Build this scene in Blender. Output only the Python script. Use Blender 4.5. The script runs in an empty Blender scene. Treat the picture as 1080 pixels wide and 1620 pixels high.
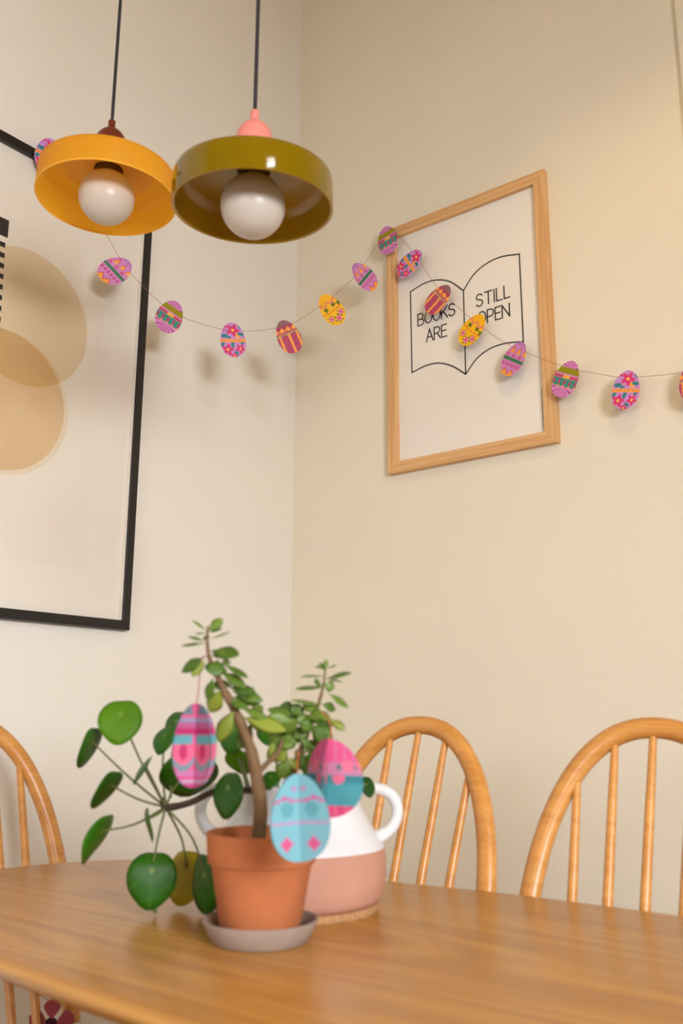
import bpy, bmesh, math, random
from mathutils import Vector, Matrix, Quaternion
random.seed(7)
PI = math.pi
V = Vector
SC = bpy.context.scene
COL = SC.collection

# ------------------------------------------------------------------ camera
IMG_W, IMG_H = 1080, 1620
YAW, PITCH, ROLL, FPX = 0.66692, 0.22360, 0.00489, 1420.35
CAM = V((1.80601, -2.04964, 0.97))
FW = V((-math.sin(YAW)*math.cos(PITCH), math.cos(YAW)*math.cos(PITCH), math.sin(PITCH)))
_r = V((math.cos(YAW), math.sin(YAW), 0)); _u = _r.cross(FW)
RT = _r*math.cos(ROLL) + _u*math.sin(ROLL)
UP = -_r*math.sin(ROLL) + _u*math.cos(ROLL)
cd = bpy.data.cameras.new('camera'); cam = bpy.data.objects.new('camera', cd); COL.objects.link(cam)
cam.matrix_world = Matrix(((RT.x, UP.x, -FW.x, CAM.x), (RT.y, UP.y, -FW.y, CAM.y), (RT.z, UP.z, -FW.z, CAM.z), (0, 0, 0, 1)))
cd.sensor_fit = 'VERTICAL'; cd.sensor_height = 36.0
cd.lens = FPX/IMG_H*36.0
cd.clip_start = 0.02
cd.dof.use_dof = True; cd.dof.focus_distance = 2.45; cd.dof.aperture_fstop = 4.2
SC.camera = cam

def ray(x, y): return FW + RT*((x-IMG_W/2)/FPX) - UP*((y-IMG_H/2)/FPX)
def at_depth(x, y, D): return CAM + ray(x, y)*D                       # D metres ahead of the lens
def on_plane(x, y, ax, val):                                          # where that sight line meets a wall or table plane
    d = ray(x, y); return CAM + d*((val-CAM[ax])/d[ax])

# ------------------------------------------------------------------ light
SC.view_settings.view_transform = 'Standard'; SC.view_settings.look = 'None'
SC.view_settings.gamma = 1.0; SC.view_settings.exposure = -0.02
try: SC.view_settings.use_curve_mapping = False
except Exception: pass

def lin(r, g, b, a=1.0):
    f = lambda c: (c/255/12.92) if c/255 <= 0.04045 else ((c/255+0.055)/1.055)**2.4
    return (f(r), f(g), f(b), a)

world = bpy.data.worlds.new('sky'); SC.world = world; world.use_nodes = True
bg = world.node_tree.nodes['Background']; bg.inputs[0].default_value = (0.75, 0.86, 1.0, 1); bg.inputs[1].default_value = 1.0

def area_light(name, loc, target, sx, sy, power, color):
    l = bpy.data.lights.new(name, 'AREA'); l.shape = 'RECTANGLE'; l.size = sx; l.size_y = sy; l.energy = power; l.color = color
    o = bpy.data.objects.new(name, l); COL.objects.link(o); o.location = loc
    o.rotation_euler = (V(target)-V(loc)).to_track_quat('-Z', 'Y').to_euler(); return o
RX, RY, RZ = 3.3, -3.9, 3.9             # room: x 0..RX, y RY..0, z 0..RZ
WIN_Y, WIN_W, WIN_Z0, WIN_Z1 = -2.3, 1.3, 0.45, 1.95      # low window, wall_right
FAN_Y, FAN_W, FAN_Z0, FAN_Z1 = -2.27, 0.62, 2.72, 3.12    # small fanlight high above it
W2_X, W2_W, W2_Z0, W2_Z1 = 1.7, 1.4, 0.5, 1.85            # low window in the wall behind the camera
SKY = (0.955, 0.985, 1.06)
# the sky each window sees lies above and outside it, so its light comes in slanting downwards
area_light('window_daylight', (RX+0.65, WIN_Y-0.1, 2.0), (0, -0.9, 0.1), 1.7, 1.5, 335, SKY)
area_light('fanlight_daylight', (RX+0.25, FAN_Y, (FAN_Z0+FAN_Z1)/2), (0, FAN_Y, (FAN_Z0+FAN_Z1)/2), FAN_W, FAN_Z1-FAN_Z0, 24, SKY)
area_light('rear_window_daylight', (W2_X, RY-0.65, 1.9), (W2_X, 0, 0.0), W2_W+0.3, 1.4, 80, SKY)
SPOT_P, SPOT_T = V((1.68, -1.23, 3.2)), V((0.95, 0, 1.35))
sl = bpy.data.lights.new('ceiling_spot_bulb', 'SPOT'); sl.energy = 29; sl.color = (1.0, 0.66, 0.24); sl.shadow_soft_size = 0.04
sl.spot_size = math.radians(62); sl.spot_blend = 0.75
so = bpy.data.objects.new('ceiling_spot_bulb', sl); COL.objects.link(so); so.location = SPOT_P
FILL_P = V((2.6, -3.2, 2.35))                           # added warm fill behind the camera, lifts the upper walls
gl = bpy.data.lights.new('warm_fill_light', 'POINT'); gl.energy = 24; gl.color = (1.0, 0.74, 0.20); gl.shadow_soft_size = 0.2
go = bpy.data.objects.new('warm_fill_light', gl); COL.objects.link(go); go.location = FILL_P
so.rotation_euler = (SPOT_T-SPOT_P).to_track_quat('-Z', 'Y').to_euler()

# ------------------------------------------------------------------ materials
def nodes_of(name):
    m = bpy.data.materials.new(name); m.use_nodes = True
    nt = m.node_tree; return m, nt, nt.nodes['Principled BSDF']
def N(nt, t, **kw):
    n = nt.nodes.new(t)
    for k, v in kw.items():
        if k in n.inputs: n.inputs[k].default_value = v
        else: setattr(n, k, v)
    return n
def L(nt, a, ao, b, bi): nt.links.new(a.outputs[ao], b.inputs[bi])

def plain(name, rgb, rough=0.5, var=0.08, scale=30, bump=0.0, bscale=200, spec=0.5, coat=0.0, sub=0.0, trans=0.0):
    m, nt, b = nodes_of(name)
    c = lin(*rgb)
    tc = N(nt, 'ShaderNodeTexCoord'); nz = N(nt, 'ShaderNodeTexNoise', Scale=scale, Detail=4.0)
    L(nt, tc, 'Object', nz, 'Vector')
    rp = N(nt, 'ShaderNodeValToRGB'); L(nt, nz, 'Fac', rp, 'Fac')
    rp.color_ramp.elements[0].position = 0.3; rp.color_ramp.elements[1].position = 0.7
    rp.color_ramp.elements[0].color = tuple(v*(1-var) for v in c[:3])+(1,)
    rp.color_ramp.elements[1].color = tuple(min(1, v*(1+var)) for v in c[:3])+(1,)
    L(nt, rp, 'Color', b, 'Base Color')
    b.inputs['Roughness'].default_value = rough; b.inputs['Specular IOR Level'].default_value = spec
    b.inputs['Coat Weight'].default_value = coat; b.inputs['Coat Roughness'].default_value = 0.05
    if sub: b.inputs['Subsurface Weight'].default_value = sub; b.inputs['Subsurface Radius'].default_value = (0.01, 0.008, 0.004)
    if bump:
        n2 = N(nt, 'ShaderNodeTexNoise', Scale=bscale, Detail=3.0); L(nt, tc, 'Object', n2, 'Vector')
        bp = N(nt, 'ShaderNodeBump', Strength=bump, Distance=0.002); L(nt, n2, 'Fac', bp, 'Height'); L(nt, bp, 'Normal', b, 'Normal')
    if trans:                                    # light soaks through a thin tinted shell
        out = nt.nodes['Material Output']; tr = N(nt, 'ShaderNodeBsdfTranslucent'); L(nt, rp, 'Color', tr, 'Color')
        mx = N(nt, 'ShaderNodeMixShader'); mx.inputs[0].default_value = trans
        nt.links.new(b.outputs[0], mx.inputs[1]); nt.links.new(tr.outputs[0], mx.inputs[2]); L(nt, mx, 'Shader', out, 'Surface')
    return m

def wood(name, dark, light, rough=0.35, grain=(1.5, 22, 22), swirl=6.0, bump=0.15, coat=0.0):
    m, nt, b = nodes_of(name)
    tc = N(nt, 'ShaderNodeTexCoord'); mp = N(nt, 'ShaderNodeMapping'); mp.inputs['Scale'].default_value = grain
    L(nt, tc, 'Object', mp, 'Vector')
    n1 = N(nt, 'ShaderNodeTexNoise', Scale=0.55, Detail=2.0, Distortion=0.6); L(nt, mp, 'Vector', n1, 'Vector')
    mu = N(nt, 'ShaderNodeMath', operation='MULTIPLY'); mu.inputs[1].default_value = swirl; L(nt, n1, 'Fac', mu, 0)
    fr = N(nt, 'ShaderNodeMath', operation='PINGPONG'); fr.inputs[1].default_value = 0.5; L(nt, mu, 'Value', fr, 0)
    mp2 = N(nt, 'ShaderNodeMapping'); mp2.inputs['Scale'].default_value = (grain[0]*3, grain[1]*14, grain[2]*14); L(nt, tc, 'Object', mp2, 'Vector')
    n2 = N(nt, 'ShaderNodeTexNoise', Scale=1.0, Detail=3.0); L(nt, mp2, 'Vector', n2, 'Vector')
    ad = N(nt, 'ShaderNodeMath', operation='MULTIPLY_ADD'); L(nt, fr, 'Value', ad, 0); ad.inputs[1].default_value = 0.8
    L(nt, n2, 'Fac', ad, 2)
    rp = N(nt, 'ShaderNodeValToRGB'); L(nt, ad, 'Value', rp, 'Fac')
    rp.color_ramp.elements[0].position = 0.35; rp.color_ramp.elements[1].position = 0.95
    rp.color_ramp.elements[0].color = lin(*dark); rp.color_ramp.elements[1].color = lin(*light)
    L(nt, rp, 'Color', b, 'Base Color')
    b.inputs['Roughness'].default_value = rough; b.inputs['Coat Weight'].default_value = coat; b.inputs['Coat Roughness'].default_value = 0.25
    if bump:
        bp = N(nt, 'ShaderNodeBump', Strength=bump, Distance=0.001); L(nt, ad, 'Value', bp, 'Height'); L(nt, bp, 'Normal', b, 'Normal')
    return m

def glass_pane(name, gloss=0.05):
    m = bpy.data.materials.new(name); m.use_nodes = True; nt = m.node_tree; nt.nodes.clear()
    out = N(nt, 'ShaderNodeOutputMaterial'); mx = N(nt, 'ShaderNodeMixShader'); lw = N(nt, 'ShaderNodeLayerWeight', Blend=0.5)
    pw = N(nt, 'ShaderNodeMath', operation='POWER'); L(nt, lw, 'Facing', pw, 0); pw.inputs[1].default_value = 4.0
    fr = N(nt, 'ShaderNodeMath', operation='MULTIPLY_ADD'); L(nt, pw, 'Value', fr, 0); fr.inputs[1].default_value = 0.5; fr.inputs[2].default_value = 0.018
    t = N(nt, 'ShaderNodeBsdfTransparent'); g = N(nt, 'ShaderNodeBsdfGlossy', Roughness=gloss)
    L(nt, fr, 'Value', mx, 'Fac'); nt.links.new(t.outputs[0], mx.inputs[1]); nt.links.new(g.outputs[0], mx.inputs[2]); L(nt, mx, 'Shader', out, 'Surface')
    return m

def print_mat(name, rough=0.6):
    m, nt, b = nodes_of(name)
    at = N(nt, 'ShaderNodeAttribute', attribute_name='print'); L(nt, at, 'Color', b, 'Base Color')
    b.inputs['Roughness'].default_value = rough; b.inputs['Specular IOR Level'].default_value = 0.3
    return m

def leaf_mat(name, dark, light, rough=0.3, trans=0.25, veins=False):
    m, nt, b = nodes_of(name)
    tc = N(nt, 'ShaderNodeTexCoord'); nz = N(nt, 'ShaderNodeTexNoise', Scale=25.0, Detail=2.0); L(nt, tc, 'Object', nz, 'Vector')
    oi = N(nt, 'ShaderNodeObjectInfo'); ad = N(nt, 'ShaderNodeMath', operation='MULTIPLY_ADD'); L(nt, oi, 'Random', ad, 0); ad.inputs[1].default_value = 0.7
    sb = N(nt, 'ShaderNodeMath', operation='MULTIPLY'); L(nt, nz, 'Fac', sb, 0); sb.inputs[1].default_value = 0.3; L(nt, sb, 'Value', ad, 2)
    rp = N(nt, 'ShaderNodeValToRGB'); L(nt, ad, 'Value', rp, 'Fac')
    rp.color_ramp.elements[0].color = lin(*dark); rp.color_ramp.elements[1].color = lin(*light)
    if veins:                                    # pale spot where the stalk joins, faint veins fanning out of it
        sp = N(nt, 'ShaderNodeSeparateXYZ'); L(nt, tc, 'Object', sp, 'Vector')
        yo = N(nt, 'ShaderNodeMath', operation='ADD'); L(nt, sp, 'Y', yo, 0); yo.inputs[1].default_value = 0.22
        an = N(nt, 'ShaderNodeMath', operation='ARCTAN2'); L(nt, sp, 'X', an, 0); L(nt, yo, 'Value', an, 1)
        a7 = N(nt, 'ShaderNodeMath', operation='MULTIPLY'); L(nt, an, 'Value', a7, 0); a7.inputs[1].default_value = 7.0
        co = N(nt, 'ShaderNodeMath', operation='COSINE'); L(nt, a7, 'Value', co, 0)
        vr = N(nt, 'ShaderNodeMapRange'); L(nt, co, 'Value', vr, 'Value'); vr.inputs['From Min'].default_value = 0.90; vr.inputs['From Max'].default_value = 1.0; vr.inputs['To Max'].default_value = 0.08
        cb = N(nt, 'ShaderNodeCombineXYZ'); L(nt, sp, 'X', cb, 'X'); L(nt, yo, 'Value', cb, 'Y')
        ln = N(nt, 'ShaderNodeVectorMath', operation='LENGTH'); L(nt, cb, 'Vector', ln, 0)
        sr = N(nt, 'ShaderNodeMapRange'); L(nt, ln, 'Value', sr, 'Value'); sr.inputs['From Min'].default_value = 0.15; sr.inputs['From Max'].default_value = 0.03; sr.inputs['To Max'].default_value = 0.6
        mxv = N(nt, 'ShaderNodeMath', operation='MAXIMUM'); L(nt, vr, 'Result', mxv, 0); L(nt, sr, 'Result', mxv, 1)
        mc = N(nt, 'ShaderNodeMix', data_type='RGBA'); L(nt, mxv, 'Value', mc, 'Factor'); nt.links.new(rp.outputs['Color'], mc.inputs['A']); mc.inputs['B'].default_value = lin(168, 186, 96)
        nt.links.new(mc.outputs['Result'], b.inputs['Base Color'])
    else: L(nt, rp, 'Color', b, 'Base Color')
    b.inputs['Roughness'].default_value = rough; b.inputs['Specular IOR Level'].default_value = 0.32
    out = nt.nodes['Material Output']; tr = N(nt, 'ShaderNodeBsdfTranslucent'); L(nt, rp, 'Color', tr, 'Color')
    mx = N(nt, 'ShaderNodeMixShader'); mx.inputs[0].default_value = trans
    nt.links.new(b.outputs[0], mx.inputs[1]); nt.links.new(tr.outputs[0], mx.inputs[2]); L(nt, mx, 'Shader', out, 'Surface')
    return m

M = {}
M['wall_cream'] = plain('back_wall_paint', (231, 224, 205), 0.85, 0.015, 3, 0.25, 90, 0.2)
M['wall'] = plain('cream_wall_paint', (231, 227, 216), 0.85, 0.015, 3, 0.25, 90, 0.2)
M['ceiling'] = plain('cream_ceiling_paint', (226, 200, 148), 0.9, 0.01, 3, 0.1, 60, 0.2)
M['wall_deep'] = plain('tan_wall_paint', (178, 154, 118), 0.85, 0.015, 3, 0.2, 90, 0.2)
M['floor'] = wood('floor_boards', (96, 66, 40), (140, 100, 62), 0.4, (1.2, 10, 10))
M['trim'] = plain('trim_paint', (228, 218, 202), 0.55, 0.01, 5)
M['oak'] = wood('oak_table', (160, 106, 42), (192, 138, 62), 0.32, (0.9, 7.0, 7.0), 19.0, 0.10, 0.12)
M['elm'] = wood('elm_chair', (188, 126, 56), (212, 152, 78), 0.33, (3, 26, 26), 4.0, 0.08, 0.15)
M['frame_oak'] = wood('oak_frame', (204, 154, 100), (226, 184, 130), 0.5, (3, 50, 50), 4.0, 0.1)
M['black'] = plain('black_frame_paint', (24, 21, 19), 0.4, 0.1, 40)
M['paper'] = plain('poster_paper', (246, 241, 232), 0.8, 0.01, 4, 0.2, 12, 0.2)
M['mat_board'] = plain('mat_board', (234, 227, 214), 0.85, 0.01, 6)
M['ink'] = plain('black_ink', (32, 29, 28), 0.7, 0.05, 80)
M['ink_small'] = plain('brown_ink', (120, 100, 76), 0.7, 0.05, 80)
M['pane'] = glass_pane('clear_pane', 0.04)
M['cord'] = plain('dark_cord', (46, 42, 46), 0.8, 0.2, 400, 0.3, 900)
M['olive'] = plain('olive_enamel', (122, 97, 4), 0.08, 0.10, 18, 0, 0, 0.35, 0.2)
M['olive_in'] = plain('olive_enamel_inside', (172, 134, 18), 0.25, 0.08, 18, 0, 0, 0.5, 0.3)
M['amber'] = plain('amber_lacquer', (250, 184, 50), 0.42, 0.02, 18, 0, 0, 0.4, 0, 0, 0.58)
M['amber_in'] = plain('amber_lacquer_inside', (250, 184, 50), 0.5, 0.02, 18, 0, 0, 0.4, 0, 0, 0.0)
M['pink_cap'] = plain('pink_cap', (235, 140, 128), 0.4, 0.03, 30)
M['brown_cap'] = plain('red_brown_cap', (104, 36, 24), 0.3, 0.05, 30)
M['globe'] = plain('opal_glass', (206, 197, 184), 0.3, 0.01, 10, 0, 0, 0.4, 0.0, 0.0)
M['socket'] = plain('lamp_socket', (80, 60, 40), 0.5, 0.05, 30)
M['terracotta'] = plain('terracotta', (176, 104, 64), 0.8, 0.10, 22, 0.2, 250, 0.2)
M['saucer'] = plain('pale_clay', (150, 132, 118), 0.85, 0.08, 40, 0.2, 250, 0.2)
M['soil'] = plain('dark_soil', (48, 36, 26), 0.95, 0.4, 160, 1.0, 250, 0.1)
M['glaze'] = plain('white_glaze', (216, 216, 216), 0.25, 0.01, 14)
M['clay'] = plain('pink_bare_clay', (186, 138, 116), 0.85, 0.04, 20, 0.25, 220, 0.2)
M['cork'] = plain('cork', (176, 134, 92), 0.9, 0.3, 220, 0.6, 300, 0.2)
M['stem'] = plain('woody_stem', (112, 84, 52), 0.75, 0.2, 90, 0.5, 200)
M['trunk'] = plain('dark_trunk', (60, 44, 30), 0.8, 0.3, 90, 0.5, 200)
M['stalk'] = plain('green_stalk', (104, 112, 58), 0.5, 0.1, 60)
M['pilea'] = leaf_mat('round_leaf', (36, 84, 16), (60, 124, 20), 0.34, 0.22, True)
M['pilea_light'] = leaf_mat('round_leaf_backlit', (88, 142, 16), (112, 164, 24), 0.45, 0.4, True)  # backlighting painted as a paler green; also serves a light green leaf
M['pilea_yellow'] = leaf_mat('round_leaf_yellowing', (176, 160, 24), (184, 168, 34), 0.4, 0.3)
M['jade'] = leaf_mat('succulent_leaf', (66, 100, 32), (116, 140, 52), 0.36, 0.2)
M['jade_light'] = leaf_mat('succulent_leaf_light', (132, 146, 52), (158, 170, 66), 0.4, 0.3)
M['print'] = print_mat('printed_card')
M['thread'] = plain('pink_thread', (168, 96, 88), 0.8, 0.1, 300)
M['copper'] = plain('orange_thread', (196, 110, 66), 0.7, 0.1, 300)
M['felt'] = plain('plum_felt', (150, 72, 74), 0.95, 0.08, 300, 0.4, 700, 0.1)
M['felt_dark'] = plain('dark_felt', (58, 30, 36), 0.95, 0.1, 300, 0.4, 700, 0.1)
M['metal'] = plain('brushed_metal', (150, 146, 140), 0.35, 0.05, 60)

# ------------------------------------------------------------------ mesh helpers
def obj(name, bm, mat, parent=None, mw=None, smooth=False, angle=None):
    me = bpy.data.meshes.new(name); bm.normal_update(); bm.to_mesh(me); bm.free()
    me.materials.append(mat)
    if smooth:
        for p in me.polygons: p.use_smooth = True
        if angle is not None:
            try: me.set_sharp_from_angle(angle=math.radians(angle))
            except Exception: pass
    o = bpy.data.objects.new(name, me); COL.objects.link(o)
    if mw is not None: o.matrix_world = mw
    if parent is not None:
        o.parent = parent
        o.matrix_parent_inverse = parent_mw(parent).inverted()
    return o
def parent_mw(p):
    m = p.matrix_basis.copy()
    while p.parent: m = p.parent.matrix_basis @ m if False else p.parent.matrix_basis @ p.matrix_parent_inverse @ m; p = p.parent
    return m
def thing(name, label, cat, loc=(0, 0, 0), rz=0, group=None):
    o = bpy.data.objects.new(name, None); COL.objects.link(o); o.location = loc; o.rotation_euler = (0, 0, rz)
    o.empty_display_size = 0.05
    return tag(o, label, cat, group)
def tag(o, label, cat, group=None):
    o['label'] = label; o['category'] = cat
    if group: o['group'] = group
    return o
def struct(name, bm, mat, **k):
    o = obj(name, bm, mat, **k); o['kind'] = 'structure'; return o
def add_box(bm, x0, x1, y0, y1, z0, z1, bev=0.0):
    g = bmesh.ops.create_cube(bm, size=1.0)
    vs = g['verts']
    bmesh.ops.scale(bm, vec=(x1-x0, y1-y0, z1-z0), verts=vs)
    bmesh.ops.translate(bm, vec=((x0+x1)/2, (y0+y1)/2, (z0+z1)/2), verts=vs)
    if bev:
        es = list({e for v in vs for e in v.link_edges})
        bmesh.ops.bevel(bm, geom=es, offset=bev, segments=2, affect='EDGES', profile=0.7)
def box(*a, **k):
    bm = bmesh.new(); add_box(bm, *a, **k); return bm
def add_lathe(bm, prof, n=48, close=True):
    rings = []
    for r, z in prof:
        if r < 1e-6: rings.append([bm.verts.new((0, 0, z))])
        else: rings.append([bm.verts.new((r*math.cos(2*PI*i/n), r*math.sin(2*PI*i/n), z)) for i in range(n)])
    for a, b in zip(rings, rings[1:]):
        if len(a) == 1 and len(b) == 1: continue
        for i in range(n):
            j = (i+1) % n
            if len(a) == 1: bm.faces.new((a[0], b[i], b[j]))
            elif len(b) == 1: bm.faces.new((a[i], a[j], b[0]))
            else: bm.faces.new((a[i], a[j], b[j], b[i]))
    bmesh.ops.recalc_face_normals(bm, faces=bm.faces)
def lathe(prof, n=48):
    bm = bmesh.new(); add_lathe(bm, prof, n); return bm
def smooth_path(pts, sub=6):
    P = [V(p) for p in pts]; out = []
    for i in range(len(P)-1):
        p0 = P[i-1] if i else P[0]*2-P[1]; p1, p2 = P[i], P[i+1]; p3 = P[i+2] if i+2 < len(P) else P[-1]*2-P[-2]
        for k in range(sub):
            t = k/sub
            out.append(0.5*((2*p1)+(p2-p0)*t+(2*p0-5*p1+4*p2-p3)*t*t+(3*p1-p0-3*p2+p3)*t**3))
    out.append(P[-1]); return out
def add_tube(bm, pts, rad, n=8, flat=None, cap=True):
    """sweep; rad is a number or a list; flat=(normal, k) squeezes the section along that normal"""
    P = [V(p) for p in pts]; m = len(P)
    R = rad if isinstance(rad, (list, tuple)) else [rad]*m
    if len(R) != m: R = [R[0]+(R[-1]-R[0])*i/(m-1) for i in range(m)] if len(R) == 2 else [R[min(len(R)-1, int(i*len(R)/m))] for i in range(m)]
    T = [(P[min(i+1, m-1)]-P[max(i-1, 0)]).normalized() for i in range(m)]
    nn = T[0].orthogonal().normalized()
    if flat: nn = (V(flat[0])-T[0]*V(flat[0]).dot(T[0])).normalized()
    rings = []
    for i in range(m):
        nn = (nn-T[i]*nn.dot(T[i]));
        if flat: nn = V(flat[0])-T[i]*V(flat[0]).dot(T[i])
        nn.normalize(); bb = T[i].cross(nn); k = flat[1] if flat else 1
        rings.append([bm.verts.new(P[i]+nn*(math.cos(2*PI*j/n)*R[i]*k)+bb*(math.sin(2*PI*j/n)*R[i])) for j in range(n)])
    for a, b in zip(rings, rings[1:]):
        for j in range(n): bm.faces.new((a[j], a[(j+1) % n], b[(j+1) % n], b[j]))
    if cap: bm.faces.new(rings[0][::-1]); bm.faces.new(rings[-1])
def tube(pts, rad, n=8, **k):
    bm = bmesh.new(); add_tube(bm, pts, rad, n, **k); bmesh.ops.recalc_face_normals(bm, faces=bm.faces); return bm
def frame_mw(o, x, y, z):
    return Matrix(((x.x, y.x, z.x, o.x), (x.y, y.y, z.y, o.y), (x.z, y.z, z.z, o.z), (0, 0, 0, 1)))
def copy_tree(o, parent=None):
    c = o.copy(); COL.objects.link(c)
    if parent: c.parent = parent; c.matrix_parent_inverse = o.matrix_parent_inverse.copy()
    for ch in [x for x in bpy.data.objects if x.parent == o]: copy_tree(ch, c)
    return c

# ------------------------------------------------------------------ room
T = 0.25
struct('floor', box(-T, RX+T, RY-T, T, -0.1, 0), M['floor'])
struct('ceiling', box(-T, RX+T, RY-T, T, RZ, RZ+0.1), M['ceiling'])
struct('wall_left', box(-T, 0, RY-T, T, 0, RZ), M['wall'])
struct('wall_back', box(0, RX+T, 0, T, 0, RZ), M['wall_cream'])
bm = bmesh.new()
add_box(bm, 0, W2_X-W2_W/2, RY-T, RY, 0, RZ); add_box(bm, W2_X+W2_W/2, RX+T, RY-T, RY, 0, RZ)
add_box(bm, W2_X-W2_W/2, W2_X+W2_W/2, RY-T, RY, 0, W2_Z0); add_box(bm, W2_X-W2_W/2, W2_X+W2_W/2, RY-T, RY, W2_Z1, RZ)
struct('wall_front', bm, M['wall_deep'])
bm = bmesh.new(); y0, y1 = WIN_Y-WIN_W/2, WIN_Y+WIN_W/2; f0, f1 = FAN_Y-FAN_W/2, FAN_Y+FAN_W/2
add_box(bm, RX, RX+T, RY, y0, 0, RZ); add_box(bm, RX, RX+T, y1, 0, 0, RZ)
add_box(bm, RX, RX+T, y0, y1, 0, WIN_Z0); add_box(bm, RX, RX+T, y0, y1, WIN_Z1, FAN_Z0); add_box(bm, RX, RX+T, y0, y1, FAN_Z1, RZ)
add_box(bm, RX, RX+T, y0, f0, FAN_Z0, FAN_Z1); add_box(bm, RX, RX+T, f1, y1, FAN_Z0, FAN_Z1)
struct('wall_right', bm, M['wall_deep'])
def window(name, horizontal_axis, a0, a1, z0, z1, plane, w=0.06, tf=0.3):
    bm = bmesh.new()
    def bar(u0, u1, v0, v1):
        if horizontal_axis == 'y': add_box(bm, plane, plane+0.07, u0, u1, v0, v1)
        else: add_box(bm, u0, u1, plane, plane+0.07, v0, v1)
    bar(a0, a0+w, z0, z1); bar(a1-w, a1, z0, z1); bar(a0+w, a1-w, z0, z0+w); bar(a0+w, a1-w, z1-w, z1)
    tz = z0+(z1-z0)*tf
    bar(a0+w, a1-w, tz-w*0.5, tz+w*0.5)
    win = struct(name, bm, M['trim'])
    if horizontal_axis == 'y': p = box(plane+0.03, plane+0.036, a0+w, a1-w, z0+w, z1-w)
    else: p = box(a0+w, a1-w, plane+0.03, plane+0.036, z0+w, z1-w)
    obj('pane', p, M['pane'], win)
window('window_1', 'y', y0, y1, WIN_Z0, WIN_Z1, RX+0.06)
window('window_2', 'x', W2_X-W2_W/2, W2_X+W2_W/2, W2_Z0, W2_Z1, RY-0.16)
window('window_3', 'y', f0, f1, FAN_Z0, FAN_Z1, RX+0.06, 0.02, 0.5)
def skirting(name, x0, x1, y0, y1): struct(name, box(x0, x1, y0, y1, 0, 0.14, bev=0.004), M['trim'])
skirting('baseboard_left', 0, 0.018, RY, 0); skirting('baseboard_back', 0.018, RX, -0.018, 0)
skirting('baseboard_right', RX-0.018, RX, RY, -0.018); skirting('baseboard_front', 0.018, RX-0.018, RY, RY+0.018)
struct('trim_1', box(1.268, 1.40, -0.014, 0, 0.14, RZ, bev=0.004), M['wall_cream'])   # boxed-in edge on the back wall

# ------------------------------------------------------------------ dining table
TZ = 0.72
def catmull_closed(pts, sub=10):
    P = [V((p[0], p[1], 0)) for p in pts]; n = len(P); out = []
    for i in range(n):
        p0, p1, p2, p3 = P[i-1], P[i], P[(i+1) % n], P[(i+2) % n]
        for k in range(sub):
            t = k/sub
            out.append(0.5*((2*p1)+(p2-p0)*t+(2*p0-5*p1+4*p2-p3)*t*t+(3*p1-p0-3*p2+p3)*t**3))
    return out
half = [(0.372, -1.150), (0.390, -1.06), (0.440, -0.965), (0.52, -0.905), (0.66, -0.868), (0.945, -0.822), (1.16, -0.792), (1.40, -0.785)]
far_side = half + [(2.8-x, y) for x, y in half[-2::-1]]
near = [(2.8-0.40, -1.24), (2.8-0.46, -1.33), (2.8-0.58, -1.405), (2.8-0.78, -1.452), (1.65, -1.478), (1.40, -1.481), (1.15, -1.478), (0.96, -1.472), (0.78, -1.453), (0.60, -1.412), (0.46, -1.33), (0.395, -1.24)]
outline = catmull_closed(far_side + near)
tb_c = V((1.40, -1.15, 0))
tb = thing('dining_table', 'long honey oak dining table with rounded ends holding the potted plants', 'table', (1.40, -1.15, 0))
def edge_profile(k):                         # inset and height for each ring
    return k
rings = [(0.012, 0.0), (0.005, -0.0012), (0.0012, -0.005), (0.0, -0.011), (0.003, -0.017), (0.012, -0.0245), (0.03, -0.028)]
bm = bmesh.new(); loops = []
nrm = []
for i, p in enumerate(outline):
    t = (outline[(i+1) % len(outline)]-outline[i-1]).normalized(); nrm.append(V((t.y, -t.x, 0)))
sgn = 1 if (outline[0]+nrm[0]*0.01-tb_c).length < (outline[0]-tb_c).length else -1
for ins, dz in rings: loops.append([bm.verts.new((p+nrm[i]*sgn*ins)-tb_c+V((0, 0, TZ+dz))) for i, p in enumerate(outline)])
for a, b in zip(loops, loops[1:]):
    for i in range(len(a)):
        j = (i+1) % len(a); bm.faces.new((a[i], a[j], b[j], b[i]))
bm.faces.new(loops[0]); bm.faces.new(loops[-1][::-1])
bmesh.ops.recalc_face_normals(bm, faces=bm.faces)
obj('tabletop', bm, M['oak'], tb, Matrix.Translation(tb_c), smooth=True, angle=40)
for sx in (-1, 1):
    for sy in (-1, 1):
        a = V((1.40+sx*0.36, -1.15+sy*0.2, TZ-0.028)); b = V((1.40+sx*0.44, -1.15+sy*0.26, 0))
        obj('leg', tube([a, a.lerp(b, .3), b], [0.024, 0.027, 0.016], 14), M['oak'], tb, smooth=True, angle=50)
for sx in (-1, 1):
    obj('bearer', box(1.40+sx*0.36-0.03, 1.40+sx*0.36+0.03, -1.36, -0.94, TZ-0.052, TZ-0.0285, bev=0.004), M['oak'], tb)

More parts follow.
